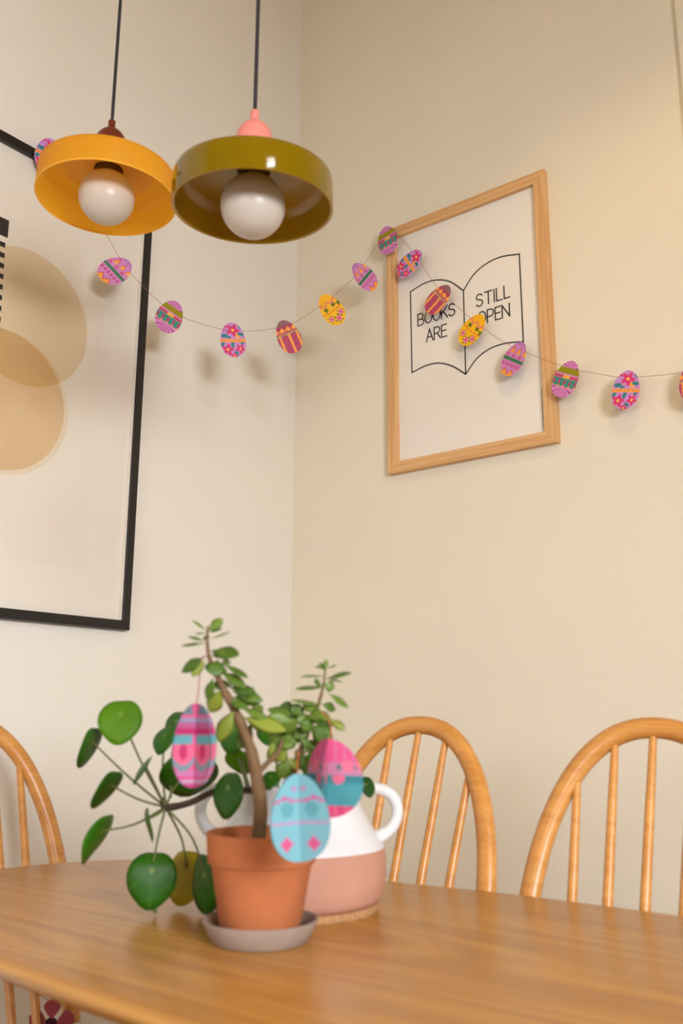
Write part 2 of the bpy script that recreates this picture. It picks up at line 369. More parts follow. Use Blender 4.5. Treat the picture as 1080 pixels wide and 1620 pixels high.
# ------------------------------------------------------------------ hoop-back chairs (local: faces +Y is the back)
RAKE = math.tan(math.radians(19))
SEAT_Z = 0.425
def back_pt(u, z): return V((u, 0.0+(z-SEAT_Z)*RAKE, z))
APEX = 0.967
def hoop_half(z):                               # half-width of the hoop centre line at height z
    k = (APEX-0.012-z)/(APEX-0.012-SEAT_Z)
    k = max(0, min(1, k))
    return 0.178*(1-(1-min(1, k/0.60))**2.2)**(1/2.2) - 0.012*max(0, (k-0.60)/0.40)
def make_chair(label):
    t = thing('windsor_chair', label, 'chair', group='hoop backed chairs around the table')
    # hoop
    zs = []
    n = 30
    left = []
    for i in range(n+1):
        a = (PI/2)*i/n
        z = APEX-0.012-(APEX-0.012-SEAT_Z)*(1-math.cos(a)) if False else APEX-0.012-(APEX-0.012-SEAT_Z+0.0)*(i/n)**2
        left.append(back_pt(-hoop_half(z), z))
    right = [V((-p.x, p.y, p.z)) for p in left]
    path = left[::-1]+right[1:]
    nb = V((0, 1, -RAKE)).normalized()
    obj('hoop', tube(path, 0.0165, 12, flat=(nb, 0.85)), M['elm'], t, smooth=True, angle=60)
    for k in (-2, -1, 0, 1, 2):
        ub, ut = 0.047*k, 0.060*k
        lo, hi = SEAT_Z, APEX
        for _ in range(30):
            mid = (lo+hi)/2
            u = ub+(ut-ub)*(mid-SEAT_Z)/(APEX-SEAT_Z)
            if hoop_half(mid) > abs(u): lo = mid
            else: hi = mid
        zt = min(lo, APEX-0.016); u = ub+(ut-ub)*(zt-SEAT_Z)/(APEX-SEAT_Z)
        p0 = back_pt(ub, SEAT_Z-0.012); p1 = back_pt(u, zt)
        obj('spindle', tube([p0, p0.lerp(p1, .35), p0.lerp(p1, .8), p1], [0.0075, 0.0085, 0.0072, 0.0058], 10), M['elm'], t, smooth=True, angle=60)
    # seat: rounded shield, dished top
    bm = bmesh.new(); ring = []
    K = 48; outl = []
    for i in range(K):
        a = 2*PI*i/K; c, s = math.cos(a), math.sin(a)
        sx = 0.195*math.copysign(abs(c)**0.75, c); sy = -0.165+0.185*math.copysign(abs(s)**0.8, s)
        sx *= 1.0-0.10*(sy+0.165)/0.185
        outl.append(V((sx, sy, 0)))
    cen = V((0, -0.165, 0)); layers = [(0.0, -0.016), (0.55, -0.014), (0.85, -0.006), (0.96, 0.0), (1.0, -0.006), (0.985, -0.022), (0.90, -0.034), (0.0, -0.036)]
    Ls = []
    for f, dz in layers:
        if f == 0: Ls.append([bm.verts.new(cen+V((0, 0, SEAT_Z+dz)))])
        else: Ls.append([bm.verts.new(cen+(p-cen)*f+V((0, 0, SEAT_Z+dz))) for p in outl])
    for a, b in zip(Ls, Ls[1:]):
        for i in range(K):
            j = (i+1) % K
            if len(a) == 1: bm.faces.new((a[0], b[i], b[j]))
            elif len(b) == 1: bm.faces.new((a[i], a[j], b[0]))
            else: bm.faces.new((a[i], a[j], b[j], b[i]))
    bmesh.ops.recalc_face_normals(bm, faces=bm.faces)
    obj('seat', bm, M['elm'], t, smooth=True, angle=60)
    feet = {}
    for sx in (-1, 1):
        for sy in (-1, 1):
            a = V((sx*0.12, -0.165+sy*0.10, SEAT_Z-0.025)); b = V((sx*0.175, -0.165+sy*0.155, 0))
            feet[sx, sy] = (a, b)
            obj('leg', tube([a, a.lerp(b, .45), b], [0.013, 0.018, 0.0115], 12), M['elm'], t, smooth=True, angle=60)
    mids = []
    for sx in (-1, 1):
        p = feet[sx, -1][0].lerp(feet[sx, -1][1], .55); q = feet[sx, 1][0].lerp(feet[sx, 1][1], .55); mids.append((p+q)/2)
        obj('stretcher', tube([p, (p+q)/2, q], [0.008, 0.012, 0.008], 10), M['elm'], t, smooth=True, angle=60)
    obj('stretcher', tube([mids[0], (mids[0]+mids[1])/2, mids[1]], [0.008, 0.012, 0.008], 10), M['elm'], t, smooth=True, angle=60)
    return t
def chair_at(o, x, y_z72, rz):
    """x, y: where the back stands at table-top height"""
    off = Matrix.Rotation(rz, 3, 'Z') @ V((0, (0.70-SEAT_Z)*RAKE, 0))
    o.location = (x-off.x, y_z72-off.y, 0); o.rotation_euler = (0, 0, rz)
c0 = make_chair('hoop backed honey wood chair behind the white and pink jug')
c1 = copy_tree(c0); c1['label'] = 'hoop backed honey wood chair cut off by the right edge of the photo'
c2 = copy_tree(c0); c2['label'] = 'hoop backed honey wood chair at the left end of the table, below the black frame'
chair_at(c0, 0.885, -0.735, 0)
chair_at(c1, 1.310, -0.735, 0)
chair_at(c2, 0.225, -1.108, PI/2)

# ------------------------------------------------------------------ pictures
def bar(name, parent, p0, p1, inward, out, w, d, mat, mitre=True):
    """mitred frame bar from outer corner p0 to p1, section w (inward) by d (out of the wall); local X runs along it"""
    ax = (p1-p0).normalized(); ln = (p1-p0).length
    bm = bmesh.new(); b = 0.0012
    sec = [(0, 0), (0, d-b), (b, d), (w-b, d), (w, d-b), (w, 0)]
    A = [bm.verts.new((-ln/2+u, u, v)) for u, v in sec]; B = [bm.verts.new((ln/2-u, u, v)) for u, v in sec]
    for i in range(len(sec)):
        j = (i+1) % len(sec); bm.faces.new((A[i], A[j], B[j], B[i]))
    bm.faces.new(A[::-1]); bm.faces.new(B); bmesh.ops.recalc_face_normals(bm, faces=bm.faces)
    return obj(name, bm, mat, parent, frame_mw((p0+p1)/2, ax, inward, out))
def picture(root, origin, ax_h, ax_v, out, W, H, w, d, mat):
    o = origin
    c = [o, o+ax_h*W, o+ax_h*W+ax_v*H, o+ax_v*H]; inn = [ax_v, -ax_h, -ax_v, ax_h]
    for i in range(4): bar('frame_bar', root, c[i], c[(i+1) % 4], inn[i], out, w, d, mat)
AX, AY, AZ = V((1, 0, 0)), V((0, 1, 0)), V((0, 0, 1))
# oak frame with the book print, on the back wall
PX0, PX1, PZ0, PZ1 = 0.3768, 0.8968, 1.6441, 2.4137
pic = thing('framed_print', 'light oak framed print of an open book with black lettering on the back wall', 'picture', ((PX0+PX1)/2, 0, (PZ0+PZ1)/2))
picture(pic, V((PX0, 0, PZ0)), AX, AZ, V((0, -1, 0)), PX1-PX0, PZ1-PZ0, 0.0335, 0.022, M['frame_oak'])
bk = obj('backing_board', box(PX0+0.012, PX1-0.012, -0.009, 0, PZ0+0.012, PZ1-0.012), M['paper'], pic)
bk['label'] = 'off white paper sheet'
YP = -0.0092
def ribbon(bm, pts, w, plane='y', val=YP, th=0.0003, closed=False):
    """flat inked stroke along 2-D points (h, v) lying on the sheet"""
    P = [V((a, b)) for a, b in pts]; n = len(P); Lf, Rt = [], []
    for i in range(n):
        t = (P[min(i+1, n-1)]-P[max(i-1, 0)]).normalized(); q = V((-t.y, t.x))*w/2
        e = V((0, 0))
        if i == 0: e = -t*w/2
        if i == n-1: e = t*w/2
        Lf.append(P[i]+q+e); Rt.append(P[i]-q+e)
    mk = (lambda p, k: bm.verts.new((p.x, val-k*th, p.y))) if plane == 'y' else (lambda p, k: bm.verts.new((val+k*th, p.x, p.y)))
    rows = [[mk(a, 0), mk(a, 1), mk(b, 1), mk(b, 0)] for a, b in zip(Lf, Rt)]
    for a, b in zip(rows, rows[1:]):
        for k in range(3): bm.faces.new((a[k], a[k+1], b[k+1], b[k]))
    bm.faces.new(rows[0][::-1]); bm.faces.new(rows[-1])
    return bm
def curve2(pts, sub=8): return [(p.x, p.y) for p in smooth_path([(a, b, 0) for a, b in pts], sub)]
def px_on_print(cx, cy):
    p = on_plane(cx/3.116+590, cy/3.116+250, 1, -0.01); return (p.x, p.z)
bm = bmesh.new(); LW = 0.0038
ribbon(bm, [(0.4545, 2.192), (0.4560, 1.938)], LW)
ribbon(bm, [(0.6330, 2.141), (0.6330, 1.891)], LW)
ribbon(bm, [(0.8090, 2.195), (0.8100, 1.940)], LW)
ribbon(bm, curve2([(0.4545, 2.192), (0.500, 2.2035), (0.545, 2.2015), (0.590, 2.182), (0.6330, 2.141)]), LW)
ribbon(bm, curve2([(0.6330, 2.141), (0.668, 2.180), (0.710, 2.200), (0.755, 2.205), (0.8090, 2.195)]), LW)
ribbon(bm, curve2([(0.4560, 1.938), (0.505, 1.948), (0.550, 1.944), (0.592, 1.924), (0.6330, 1.891)]), LW)
ribbon(bm, curve2([(0.6330, 1.891), (0.668, 1.927), (0.710, 1.946), (0.757, 1.949), (0.8100, 1.940)]), LW)
def arc(cx, cy, rx, ry, a0, a1, n=14): return [(cx+rx*math.cos(math.radians(a0+(a1-a0)*i/n)), cy+ry*math.sin(math.radians(a0+(a1-a0)*i/n))) for i in range(n+1)]
GL = {   # stroke letters on a unit-high cell, width given
 'B': (0.56, [[(0, 0), (0, 1)], [(0, 1), (.28, 1)]+arc(.28, .76, .22, .24, 90, -90)+[(0, .52)], [(0, .52), (.3, .52)]+arc(.3, .26, .25, .26, 90, -90)+[(0, 0)]]),
 'O': (0.66, [arc(.33, .5, .33, .5, 0, 360, 28)]),
 'K': (0.56, [[(0, 0), (0, 1)], [(.54, 1), (0, .38)], [(.18, .58), (.56, 0)]]),
 'S': (0.54, [arc(.27, .75, .25, .25, 25, 220, 12)+arc(.27, .26, .27, .26, 70, -155, 14)]),
 'A': (0.62, [[(0, 0), (.31, 1)], [(.31, 1), (.62, 0)], [(.11, .34), (.51, .34)]]),
 'R': (0.56, [[(0, 0), (0, 1)], [(0, 1), (.28, 1)]+arc(.28, .74, .23, .26, 90, -90)+[(0, .48)], [(.28, .48), (.56, 0)]]),
 'E': (0.46, [[(.46, 1), (0, 1)], [(0, 1), (0, 0)], [(0, 0), (.46, 0)], [(0, .52), (.40, .52)]]),
 'T': (0.60, [[(0, 1), (.60, 1)], [(.30, 1), (.30, 0)]]),
 'I': (0.0, [[(0, 0), (0, 1)]]),
 'L': (0.44, [[(0, 1), (0, 0)], [(0, 0), (.44, 0)]]),
 'P': (0.54, [[(0, 0), (0, 1)], [(0, 1), (.28, 1)]+arc(.28, .72, .25, .28, 90, -90)+[(0, .44)]]),
 'N': (0.60, [[(0, 0), (0, 1)], [(0, 1), (.60, 0)], [(.60, 0), (.60, 1)]]),
}
def word(bm, txt, x0, x1, z0, h, w=0.0038):
    tot = sum(GL[c][0] for c in txt)*h; gap = (x1-x0-tot)/(len(txt)-1); x = x0
    for c in txt:
        for st in GL[c][1]: ribbon(bm, [(x+a*h, z0+b*h) for a, b in st], w)
        x += GL[c][0]*h+gap
obj('book_outline', bm, M['ink'], pic)['label'] = 'black line drawing of an open book'
for txt, x0, x1, z0 in (('BOOKS', 0.479, 0.603, 2.0765), ('ARE', 0.507, 0.575, 2.020), ('STILL', 0.673, 0.775, 2.079), ('OPEN', 0.677, 0.773, 2.0245)):
    bm = bmesh.new(); word(bm, txt, x0, x1, z0, 0.0362); o = obj('lettering', bm, M['ink'], pic)
    o['label'] = 'black thin capitals reading ' + txt
bm = bmesh.new(); z = 1.690
while z < 1.795:                                # the tiny upright credit line, unreadable at this distance
    s = random.uniform(0.0014, 0.0028); ribbon(bm, [(0.855, z), (0.855, z+s)], random.uniform(0.0012, 0.002)); z += s+random.choice((0.0016, 0.0018, 0.003))
obj('credit_line', bm, M['ink_small'], pic)
obj('pane', box(PX0+0.016, PX1-0.016, -0.0135, -0.0118, PZ0+0.016, PZ1-0.016), M['pane'], pic)

# black frame with the circles, on the left wall
BY1, BZ0, BZ1 = -0.626, 1.1738, 2.3116
BY0 = BY1-0.86
art = thing('framed_print', 'large black framed abstract print of overlapping beige circles on the left wall', 'picture', (0, (BY0+BY1)/2, (BZ0+BZ1)/2))
picture(art, V((0, BY0, BZ0)), AY, AZ, AX, BY1-BY0, BZ1-BZ0, 0.0225, 0.024, M['black'])
obj('mat_board', box(0, 0.009, BY0+0.012, BY1-0.012, BZ0+0.012, BZ1-0.012), M['mat_board'], art)
for a in ((BY1-0.0265, BY1-0.0227, BZ0+0.0225, BZ1-0.0225), (BY0+0.0227, BY0+0.0265, BZ0+0.0225, BZ1-0.0225)):   # pale strips between glass and mat
    obj('spacer', box(0.009, 0.0185, *a), M['mat_board'], art)
def art_material():
    m, nt, b = nodes_of('circle_print'); tc = N(nt, 'ShaderNodeTexCoord'); sp = N(nt, 'ShaderNodeSeparateXYZ'); L(nt, tc, 'Object', sp, 'Vector')
    b.inputs['Roughness'].default_value = 0.8; b.inputs['Specular IOR Level'].default_value = 0.2
    cur = N(nt, 'ShaderNodeRGB'); cur.outputs[0].default_value = lin(233, 225, 211)
    prev = cur.outputs[0]
    def mth(op, a, bb):
        n = N(nt, 'ShaderNodeMath', operation=op)
        for i, v in enumerate((a, bb)):
            if v is None: continue
            if isinstance(v, (int, float)): n.inputs[i].default_value = v
            else: nt.links.new(v, n.inputs[i])
        return n.outputs[0]
    nz = N(nt, 'ShaderNodeTexNoise', Scale=9.0, Detail=3.0); L(nt, tc, 'Object', nz, 'Vector')
    y, z = sp.outputs['Y'], sp.outputs['Z']
    for (cy, cz, r, col, k) in ((-0.968, 1.884, 0.1685, (240, 222, 184), 0.72), (-1.007, 1.664, 0.170, (242, 226, 194), 0.5), (-1.014, 1.668, 0.165, (238, 208, 158), 0.66)):
        d = mth('SQRT', mth('ADD', mth('POWER', mth('SUBTRACT', y, cy), 2.0), mth('POWER', mth('SUBTRACT', z, cz), 2.0)), None)
        f = mth('MULTIPLY', mth('LESS_THAN', d, r), mth('MULTIPLY_ADD', nz.outputs['Fac'], 0.25)); 
        f.node.inputs[1].links[0].from_node.inputs[2].default_value = k-0.12
        mx = N(nt, 'ShaderNodeMix', data_type='RGBA', blend_type='MULTIPLY'); nt.links.new(f, mx.inputs['Factor']); nt.links.new(prev, mx.inputs['A']); mx.inputs['B'].default_value = lin(*col)
        prev = mx.outputs['Result']
    nt.links.new(prev, b.inputs['Base Color']); return m
sheet = obj('art_sheet', box(0.009, 0.0100, BY0+0.13, -0.757, 1.313, 2.19), art_material(), art)
sheet['label'] = 'cream sheet printed with translucent beige circles'
bm = bmesh.new()
add_box(bm, 0.0100, 0.0103, -1.20, -1.036, 2.057, 2.102)
for k in range(14):
    zc = 2.036-0.0262*k
    add_box(bm, 0.0100, 0.0103, -1.20, -1.040+0.0009*k, zc-0.0062, zc+0.0062)
obj('black_bars', bm, M['ink'], art)['label'] = 'printed comb of black stripes'
obj('pane', box(0.0185, 0.0200, BY0+0.016, BY1-0.016, BZ0+0.016, BZ1-0.016), M['pane'], art)

# ------------------------------------------------------------------ pendant lamps
def pendant(pos, shade, shade_in, cap, label, R=0.125, Hs=0.054, tilt=0.0, sheer=False):
    x, y, z = pos                                # z: plane of the open rim
    t = thing('pendant_lamp', label, 'lamp', (x, y, z), group='drum pendant lamps over the table')
    mw = Matrix.Translation((x, y, z)) @ Matrix.Rotation(tilt, 4, RT)
    n = 72
    outer = [(R, 0), (R+0.0005, 0.012), (R, Hs-0.012), (R-0.002, Hs-0.004), (R-0.008, Hs), (R-0.02, Hs+0.002), (0.06, Hs+0.009), (0.026, Hs+0.011)]
    inner = [(0.026, Hs+0.008), (0.06, Hs+0.006), (0.080, Hs+0.001), (R-0.024, Hs-0.002), (R-0.012, Hs-0.006), (R-0.006, Hs-0.016), (R-0.0045, 0.012), (R-0.0045, 0.001)]
    obj('shade', lathe(outer, n), shade, t, mw, smooth=True, angle=50)
    if sheer:                                    # one sheet of tinted acrylic: only the rim bead and the top plate have a lining
        bead = [(R+0.0004+0.0016*math.cos(2*PI*i/8), 0.0016*math.sin(2*PI*i/8)) for i in range(9)]
        obj('rim', lathe(bead, n), shade_in, t, mw, smooth=True, angle=60)
        obj('shade_lining', lathe(inner[:3], n), shade_in, t, mw, smooth=True, angle=50)
    else:
        obj('shade_lining', lathe(inner+[(R-0.0025, -0.0006), (R, 0)], n), shade_in, t, mw, smooth=True, angle=50)
    capp = [(0.033, Hs+0.0095), (0.0315, Hs+0.045), (0.029, Hs+0.066), (0.0255, Hs+0.077), (0.019, Hs+0.0855), (0.011, Hs+0.091), (0.0075, Hs+0.094), (0.0068, Hs+0.098), (0.0068, Hs+0.110), (0.005, Hs+0.112), (0, Hs+0.112)]
    obj('cap', lathe(capp, 32), cap, t, mw, smooth=True, angle=40)
    sk = obj('socket', lathe([(0, Hs+0.009), (0.024, Hs+0.009), (0.024, Hs-0.016), (0.019, Hs-0.022), (0, Hs-0.022)], 32), M['socket'], t, mw, smooth=True, angle=40)
    rb = 0.0505; zc = 0.005
    pr = [(0.0, zc-rb)]+[(rb*math.sin(PI*i/28), zc-rb*math.cos(PI*i/28)) for i in range(1, 25)]+[(0.0165, zc+rb+0.003), (0.0165, zc+rb+0.012), (0, zc+rb+0.012)]
    obj('globe_bulb', lathe(pr, 48), M['globe'], sk, mw, smooth=True, angle=60)
    top = V((x, y, RZ)); a = mw @ V((0, 0, Hs+0.111))
    obj('cord', tube([a, (a+top)/2, top], 0.0032, 8), M['cord'], t, smooth=True, angle=60)
    obj('ceiling_rose', lathe([(0, RZ-0.045), (0.006, RZ-0.045), (0.03, RZ-0.03), (0.045, RZ), (0, RZ)], 32), cap, t, Matrix.Translation((x, y, 0)), smooth=True, angle=50)
    return t
LO = at_depth(400, 331, 1.40); LYL = at_depth(168.5, 316, 1.655)
pendant(LO, M['olive'], M['olive_in'], M['pink_cap'], 'glossy olive green drum pendant with pink cap and white globe bulb', tilt=0.08)
pendant(LYL, M['amber'], M['amber_in'], M['brown_cap'], 'matt yellow orange drum pendant with red brown cap and white globe bulb', sheer=True)

# ------------------------------------------------------------------ printed paper eggs
def S(*c): return lin(*c)[:3]
LIL, PNK, TEAL, OLV, ORG, BUR, YEL, GRN, MAG, WHT = S(204, 136, 194), S(226, 96, 140), S(58, 142, 128), S(162, 150, 18), S(244, 166, 76), S(178, 74, 96), S(244, 188, 22), S(62, 124, 84), S(196, 46, 104), S(238, 226, 214)
def flower(u, v, cu, cv, r, petals=6, rot=0.0, asp=1.4):
    dx, dy = (u-cu), (v-cv)*2*asp
    d = math.hypot(dx, dy); a = math.atan2(dy, dx)+rot
    if d < r*0.22: return 2
    return 1 if d < r*(0.76+0.24*math.cos(petals*a)) else 0
def dsg_A(u, v):
    if v > .90: return S(150, 110, 180) if math.sin(u*22)*math.sin(v*90) > 0 else LIL
    if .42 < v < .50: return GRN
    if v > .52:
        p = abs(((u*1.7+.25) % 1)-.5)*2          # 0 at flame centre
        top = .88-.30*p
        low = .60+.06*(1-p)
        if v < top and v > low+.0: 
            if v > top-.045: return MAG
            return ORG
        if v < low and p > .45 and v > .53: return MAG if math.hypot((p-.75)*.4, (v-.57)*1.3) < .06 else LIL
        return LIL
    if .28 < v < .37:
        q = (u*3.2) % 1
        return MAG if .18 < q < .72 and not (.34 < q < .56 and .305 < v < .345) else LIL
    if v < .22:
        p = abs(((u*1.6) % 1)-.5)*2
        if v < .19-.16*p: return ORG
        if v < .22-.16*p: return MAG
    return LIL
def dsg_B(u, v):
    if v > .81 or v < .26:
        ang = math.atan2(v-(.78 if v > .5 else .30), u+1e-6)
        if abs(u) > .62 and v > .78: return TEAL
        return S(170, 72, 150) if math.sin(ang*26) > .45 else S(216, 140, 194)
    if .63 < v <= .81: return S(120, 112, 14) if math.sin(u*34) > .55 else OLV
    if .60 < v <= .63: return LIL
    if .50 < v <= .60:
        if abs(u) < .26: return ORG if abs(u) < .2 and .52 < v < .585 else S(240, 190, 60)
        return BUR if .52 < v < .58 else PNK
    w = .30+.02*math.cos(u*14)
    if v > w:
        q = ((u*2.3+.5) % 1)-.5
        if math.hypot(q*.45, (v-.405)*1.2) < .085: return MAG
        return TEAL
    return S(236, 150, 90) if v > w-.025 else S(216, 140, 194)
def dsg_C(u, v):
    if .43 < v < .53:
        return S(214, 110, 50) if math.sin(u*40) > .6 and .45 < v < .51 else ORG
    for cu, cv, r in ((.05, .78, .52), (-.45, .22, .48), (.52, .24, .40), (.0, .03, .3), (-.6, .92, .3)):
        f = flower(u, v, cu, cv, r, 5, cu*3)
        if f == 2: return S(248, 190, 80)
        if f == 1: return S(214, 54, 112)
    for cu, cv, r in ((-.62, .62, .26), (.62, .66, .24), (-.05, .36, .24), (.2, .12, .2), (-.8, .38, .22), (.72, .42, .2), (.6, .88, .2), (-.28, .57, .16)):
        if flower(u, v, cu, cv, r, 2, cv*5): return S(50, 128, 132)
    if math.hypot(u-.40, (v-.63)*2.4) < .2: return ORG
    return S(198, 140, 206)
def dsg_D(u, v):
    if v > .84: return S(120, 116, 90) if math.sin(u*20) > 0 else S(170, 84, 120)
    if .62 < v <= .84:
        p = abs(((u*1.9+.1) % 1)-.5)*2
        if v < .80-.10*p and v > .70-.06*(1-p): return ORG
        if v < .66 and p > .8: return ORG
        return S(176, 60, 96)
    if abs(v-(.59+.018*math.sin(u*16))) < .022: return S(170, 150, 120)
    for cu in (-.72, .08, .80):
        if abs(u-cu-.06*(v-.3)) < .10: return ORG
    if math.sin(u*30)*math.sin(v*60) > .72: return S(226, 120, 150)
    return S(172, 64, 100)
def dsg_E(u, v):
    if abs(v-(.69+.035*math.cos(u*9))) < .022: return S(232, 120, 130)
    if abs(v-(.74+.035*math.cos(u*9))) < .009: return S(222, 110, 60)
    if abs(v-(.44+.05*u*u)) < .012: return S(226, 90, 50)
    for cu, cv in ((-.45, .57), (.36, .60), (.86, .56)):
        if flower(u, v, cu, cv, .24, 4, .4): return S(84, 110, 24)
    for cu, cv, r in ((.10, .17, .24), (-.52, .27, .20), (.55, .30, .22)):
        d = math.hypot(u-cu, (v-cv)*2.8)
        if d < r*.4: return S(190, 60, 110)
        if d < r: return S(236, 130, 160)
        if d < r*1.6 and math.sin(math.atan2((v-cv)*2.8, u-cu)*6) > .45: return S(88, 116, 30)
    if v > .78 and math.sin(u*16)*math.sin(v*70) > .75: return S(230, 120, 40)
    return YEL
def dsg_H1(u, v):                                # pink egg, teal bands and scallops
    a = abs(u)
    if .525 < v < .62: return S(104, 176, 184) if a > .10 else S(226, 104, 160)
    if v > .86: return S(112, 132, 140) if .12+.9*(v-.86) < a < .55 else S(214, 96, 146)
    if .775 < v < .815: return S(146, 160, 184)
    if .70 < v < .775: return S(206, 78, 136) if math.sin(u*30)*math.sin(v*120) > 0 else S(178, 116, 160)
    if .62 <= v < .70: return S(200, 50, 110)
    w = .385-.115*abs(math.sin(u*PI))**0.8
    if w-.075 < v < w: return S(132, 160, 168)
    if v < .05: return S(206, 80, 140)
    if v < .10: return S(206, 168, 196)
    if v < .14: return S(226, 84, 140)
    if w <= v <= .525:
        return S(206, 58, 112) if math.hypot((a-.5)*.55, (v-.43)) < .10 else S(240, 112, 148)
    return S(228, 100, 150) if v > .2 else S(214, 130, 180)
def dsg_H2(u, v):                                # pale blue egg, pink wave, line and diamonds
    a = abs(u)
    if abs(v-(.735-.05*abs(math.cos(u*PI*1.0)))) < .018: return S(222, 92, 158)
    if abs(v-(.44+.02*u*u)) < .014: return S(210, 150, 196)
    if abs(a-.46)*1.0+abs(v-.21)*2.5 < .23: return S(232, 96, 150)
    if math.hypot(a-.16, (v-.83)*2.6) < .10: return S(190, 150, 190)
    if math.hypot(a-.42, (v-.60)*2.6) < .22: return S(104, 176, 186)
    if .10 < v < .36 and math.sin(u*26)*math.sin(v*60) > .82: return S(160, 186, 208)
    return S(132, 196, 208)
def dsg_H3(u, v):                                # pink ends, teal middle
    a = abs(u)
    if .16 < v < .545:
        if math.hypot(a-.30, (v-.50)*2.6) < .17: return S(236, 110, 144)
        if .49 < v < .52: return S(34, 118, 128)
        return S(76, 160, 170) if v < .44 else S(58, 142, 150)
    if v >= .545:
        if math.hypot(a-.56, (v-.665)*2.6) < .17: return S(240, 118, 146)
        if math.hypot(a-.90, (v-.68)*2.6) < .13: return S(240, 118, 146)
        if math.hypot(a-.30, (v-.64)*3) < .09 or math.hypot(a-.74, (v-.64)*3) < .08: return S(70, 120, 120)
        if v < .70: return S(206, 132, 168)
        return S(230, 86, 140) if math.sin(u*24) > -.3 else S(222, 110, 160)
    return S(226, 70, 124) if math.sin(u*20) > -.2 else S(236, 100, 146)

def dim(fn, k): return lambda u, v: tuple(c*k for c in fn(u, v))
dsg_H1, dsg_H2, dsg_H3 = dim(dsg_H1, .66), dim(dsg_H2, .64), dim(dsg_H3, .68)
def egg_halfwidth(v):                            # v 0..1 bottom to top, peak width 1 below the middle
    z = 2*v-1
    return math.sqrt(max(0, 1-z*z))*(1-0.13*z)/1.012
def egg_card(name, fn, hw, h, fold=None, th=0.0007, nu=56, nv=84, rim_col=None):
    """thin die-cut card in local XZ, printed face to -Y; fold bends it about the vertical centre line"""
    bm = bmesh.new(); cl = bm.verts.layers.float_color.new('print')
    def shape(x, z, dy):
        if fold is None: return V((x, dy, z))
        return V((x*math.cos(fold), abs(x)*math.sin(fold)*-1+dy, z))   # both halves swing towards -Y
    def grid(dy, flip):
        rows = []
        for j in range(nv+1):
            v = 0.5-0.5*math.cos(PI*j/nv); v = min(max(v, 0.0006), 0.9994); w = egg_halfwidth(v)
            row = []
            for i in range(nu+1):
                s = 2*i/nu-1; q = bm.verts.new(shape(s*w*hw, (v-.5)*h, dy)); q[cl] = tuple(fn(s*w, v))+(1,); row.append(q)
            rows.append(row)
        for a, b in zip(rows, rows[1:]):
            for i in range(nu):
                f = (a[i], a[i+1], b[i+1], b[i]); bm.faces.new(f if not flip else f[::-1])
        return rows
    F = grid(-th/2, False); B = grid(th/2, True)
    def rim(a0, a1, b0, b1):
        vs = []
        for q in (a0, a1, b1, b0):
            w = bm.verts.new(q.co); w[cl] = (rim_col or WHT)+(1,); vs.append(w)
        bm.faces.new(vs)
    for j in range(nv):
        rim(F[j][0], F[j+1][0], B[j][0], B[j+1][0]); rim(F[j+1][nu], F[j][nu], B[j+1][nu], B[j][nu])
    return bm
EH, EW = 0.096, 0.0345
designs = {'A': dsg_A, 'B': dsg_B, 'C': dsg_C, 'D': dsg_D, 'E': dsg_E}
egg_mesh = {}
for k, fn in designs.items():
    bm = egg_card('paper_egg', fn, EW, EH); me = bpy.data.meshes.new('paper_egg'); bm.normal_update(); bm.to_mesh(me); bm.free(); me.materials.append(M['print']); egg_mesh[k] = me

# thread of the garland: one span across the room corner, one along the back wall
A0, A1 = V((0.034, -0.966, 0)), V((0.386, -0.042, 0))
def on_span(x, y):
    d = ray(x, y); nrm_ = (A1-A0).cross(AZ); t = (A0-CAM).dot(nrm_)/d.dot(nrm_); return CAM+d*t
sp1 = [on_span(x, y) for x, y in ((74, 238), (120, 300), (170, 374), (188, 406), (215, 441), (262, 486), (300, 506), (352, 521), (385, 524), (430, 520), (465, 510), (520, 474), (560, 438), (590, 397), (614, 362))]
sp2 = [on_plane(x, y, 1, -0.042) for x, y in ((614, 362), (634, 377), (660, 409), (692, 455), (730, 491), (760, 516), (795, 540), (825, 555), (870, 572), (905, 584), (950, 592), (985, 597), (1040, 594), (1082, 588), (1140, 572), (1230, 520))]
sp2[-1].y = -0.002
line1, line2 = smooth_path(sp1, 4), smooth_path(sp2, 4)
gt = tag(obj('garland_thread', tube(line1+line2[1:], 0.0006, 5), M['thread']), 'thin pink thread of the egg garland strung across the room corner', 'string')
spec = [  # design, px centre, span, extra yaw (deg), label
 ('C', 77, 247, 1, 10, 'paper egg on the black frame corner, half hidden behind the yellow orange lamp'),
 ('A', 182, 428, 1, -10, 'lilac and orange paper egg hanging in front of the beige circle print'),
 ('B', 268, 501, 1, 0, 'paper egg with olive and teal bands hanging just right of the black frame'),
 ('C', 368, 538, 1, -14, 'pink flowered paper egg hanging below the olive lamp'),
 ('D', 456, 533, 1, -14, 'burgundy paper egg with orange stripes hanging in front of the room corner'),
 ('E', 524, 490, 1, -16, 'yellow paper egg with pink wave hanging left of the oak frame, against bare wall'),
 ('A', 576, 438, 1, -6, 'lilac paper egg with green band hanging just left of the oak frame'),
 ('B', 613.5, 380, 2, 4, 'paper egg with olive and teal bands over the top left corner of the oak frame'),
 ('C', 648, 417, 2, 0, 'pink flowered paper egg hanging inside the oak frame, near its left bar'),
 ('D', 693, 474, 2, 0, 'burgundy paper egg with orange stripes covering part of the word BOOKS'),
 ('E', 747, 522, 2, 0, 'yellow paper egg covering part of the word OPEN'),
 ('A', 813, 568, 2, -6, 'lilac paper egg with green band at the lower right corner of the drawn book'),
 ('B', 895, 600, 2, 0, 'paper egg with olive and teal bands over the right bar of the oak frame'),
 ('C', 990, 617, 2, 0, 'pink flowered paper egg hanging on bare wall right of the oak frame'),
 ('D', 1098, 606, 2, 0, 'burgundy paper egg cut off by the right edge of the photo'),
]
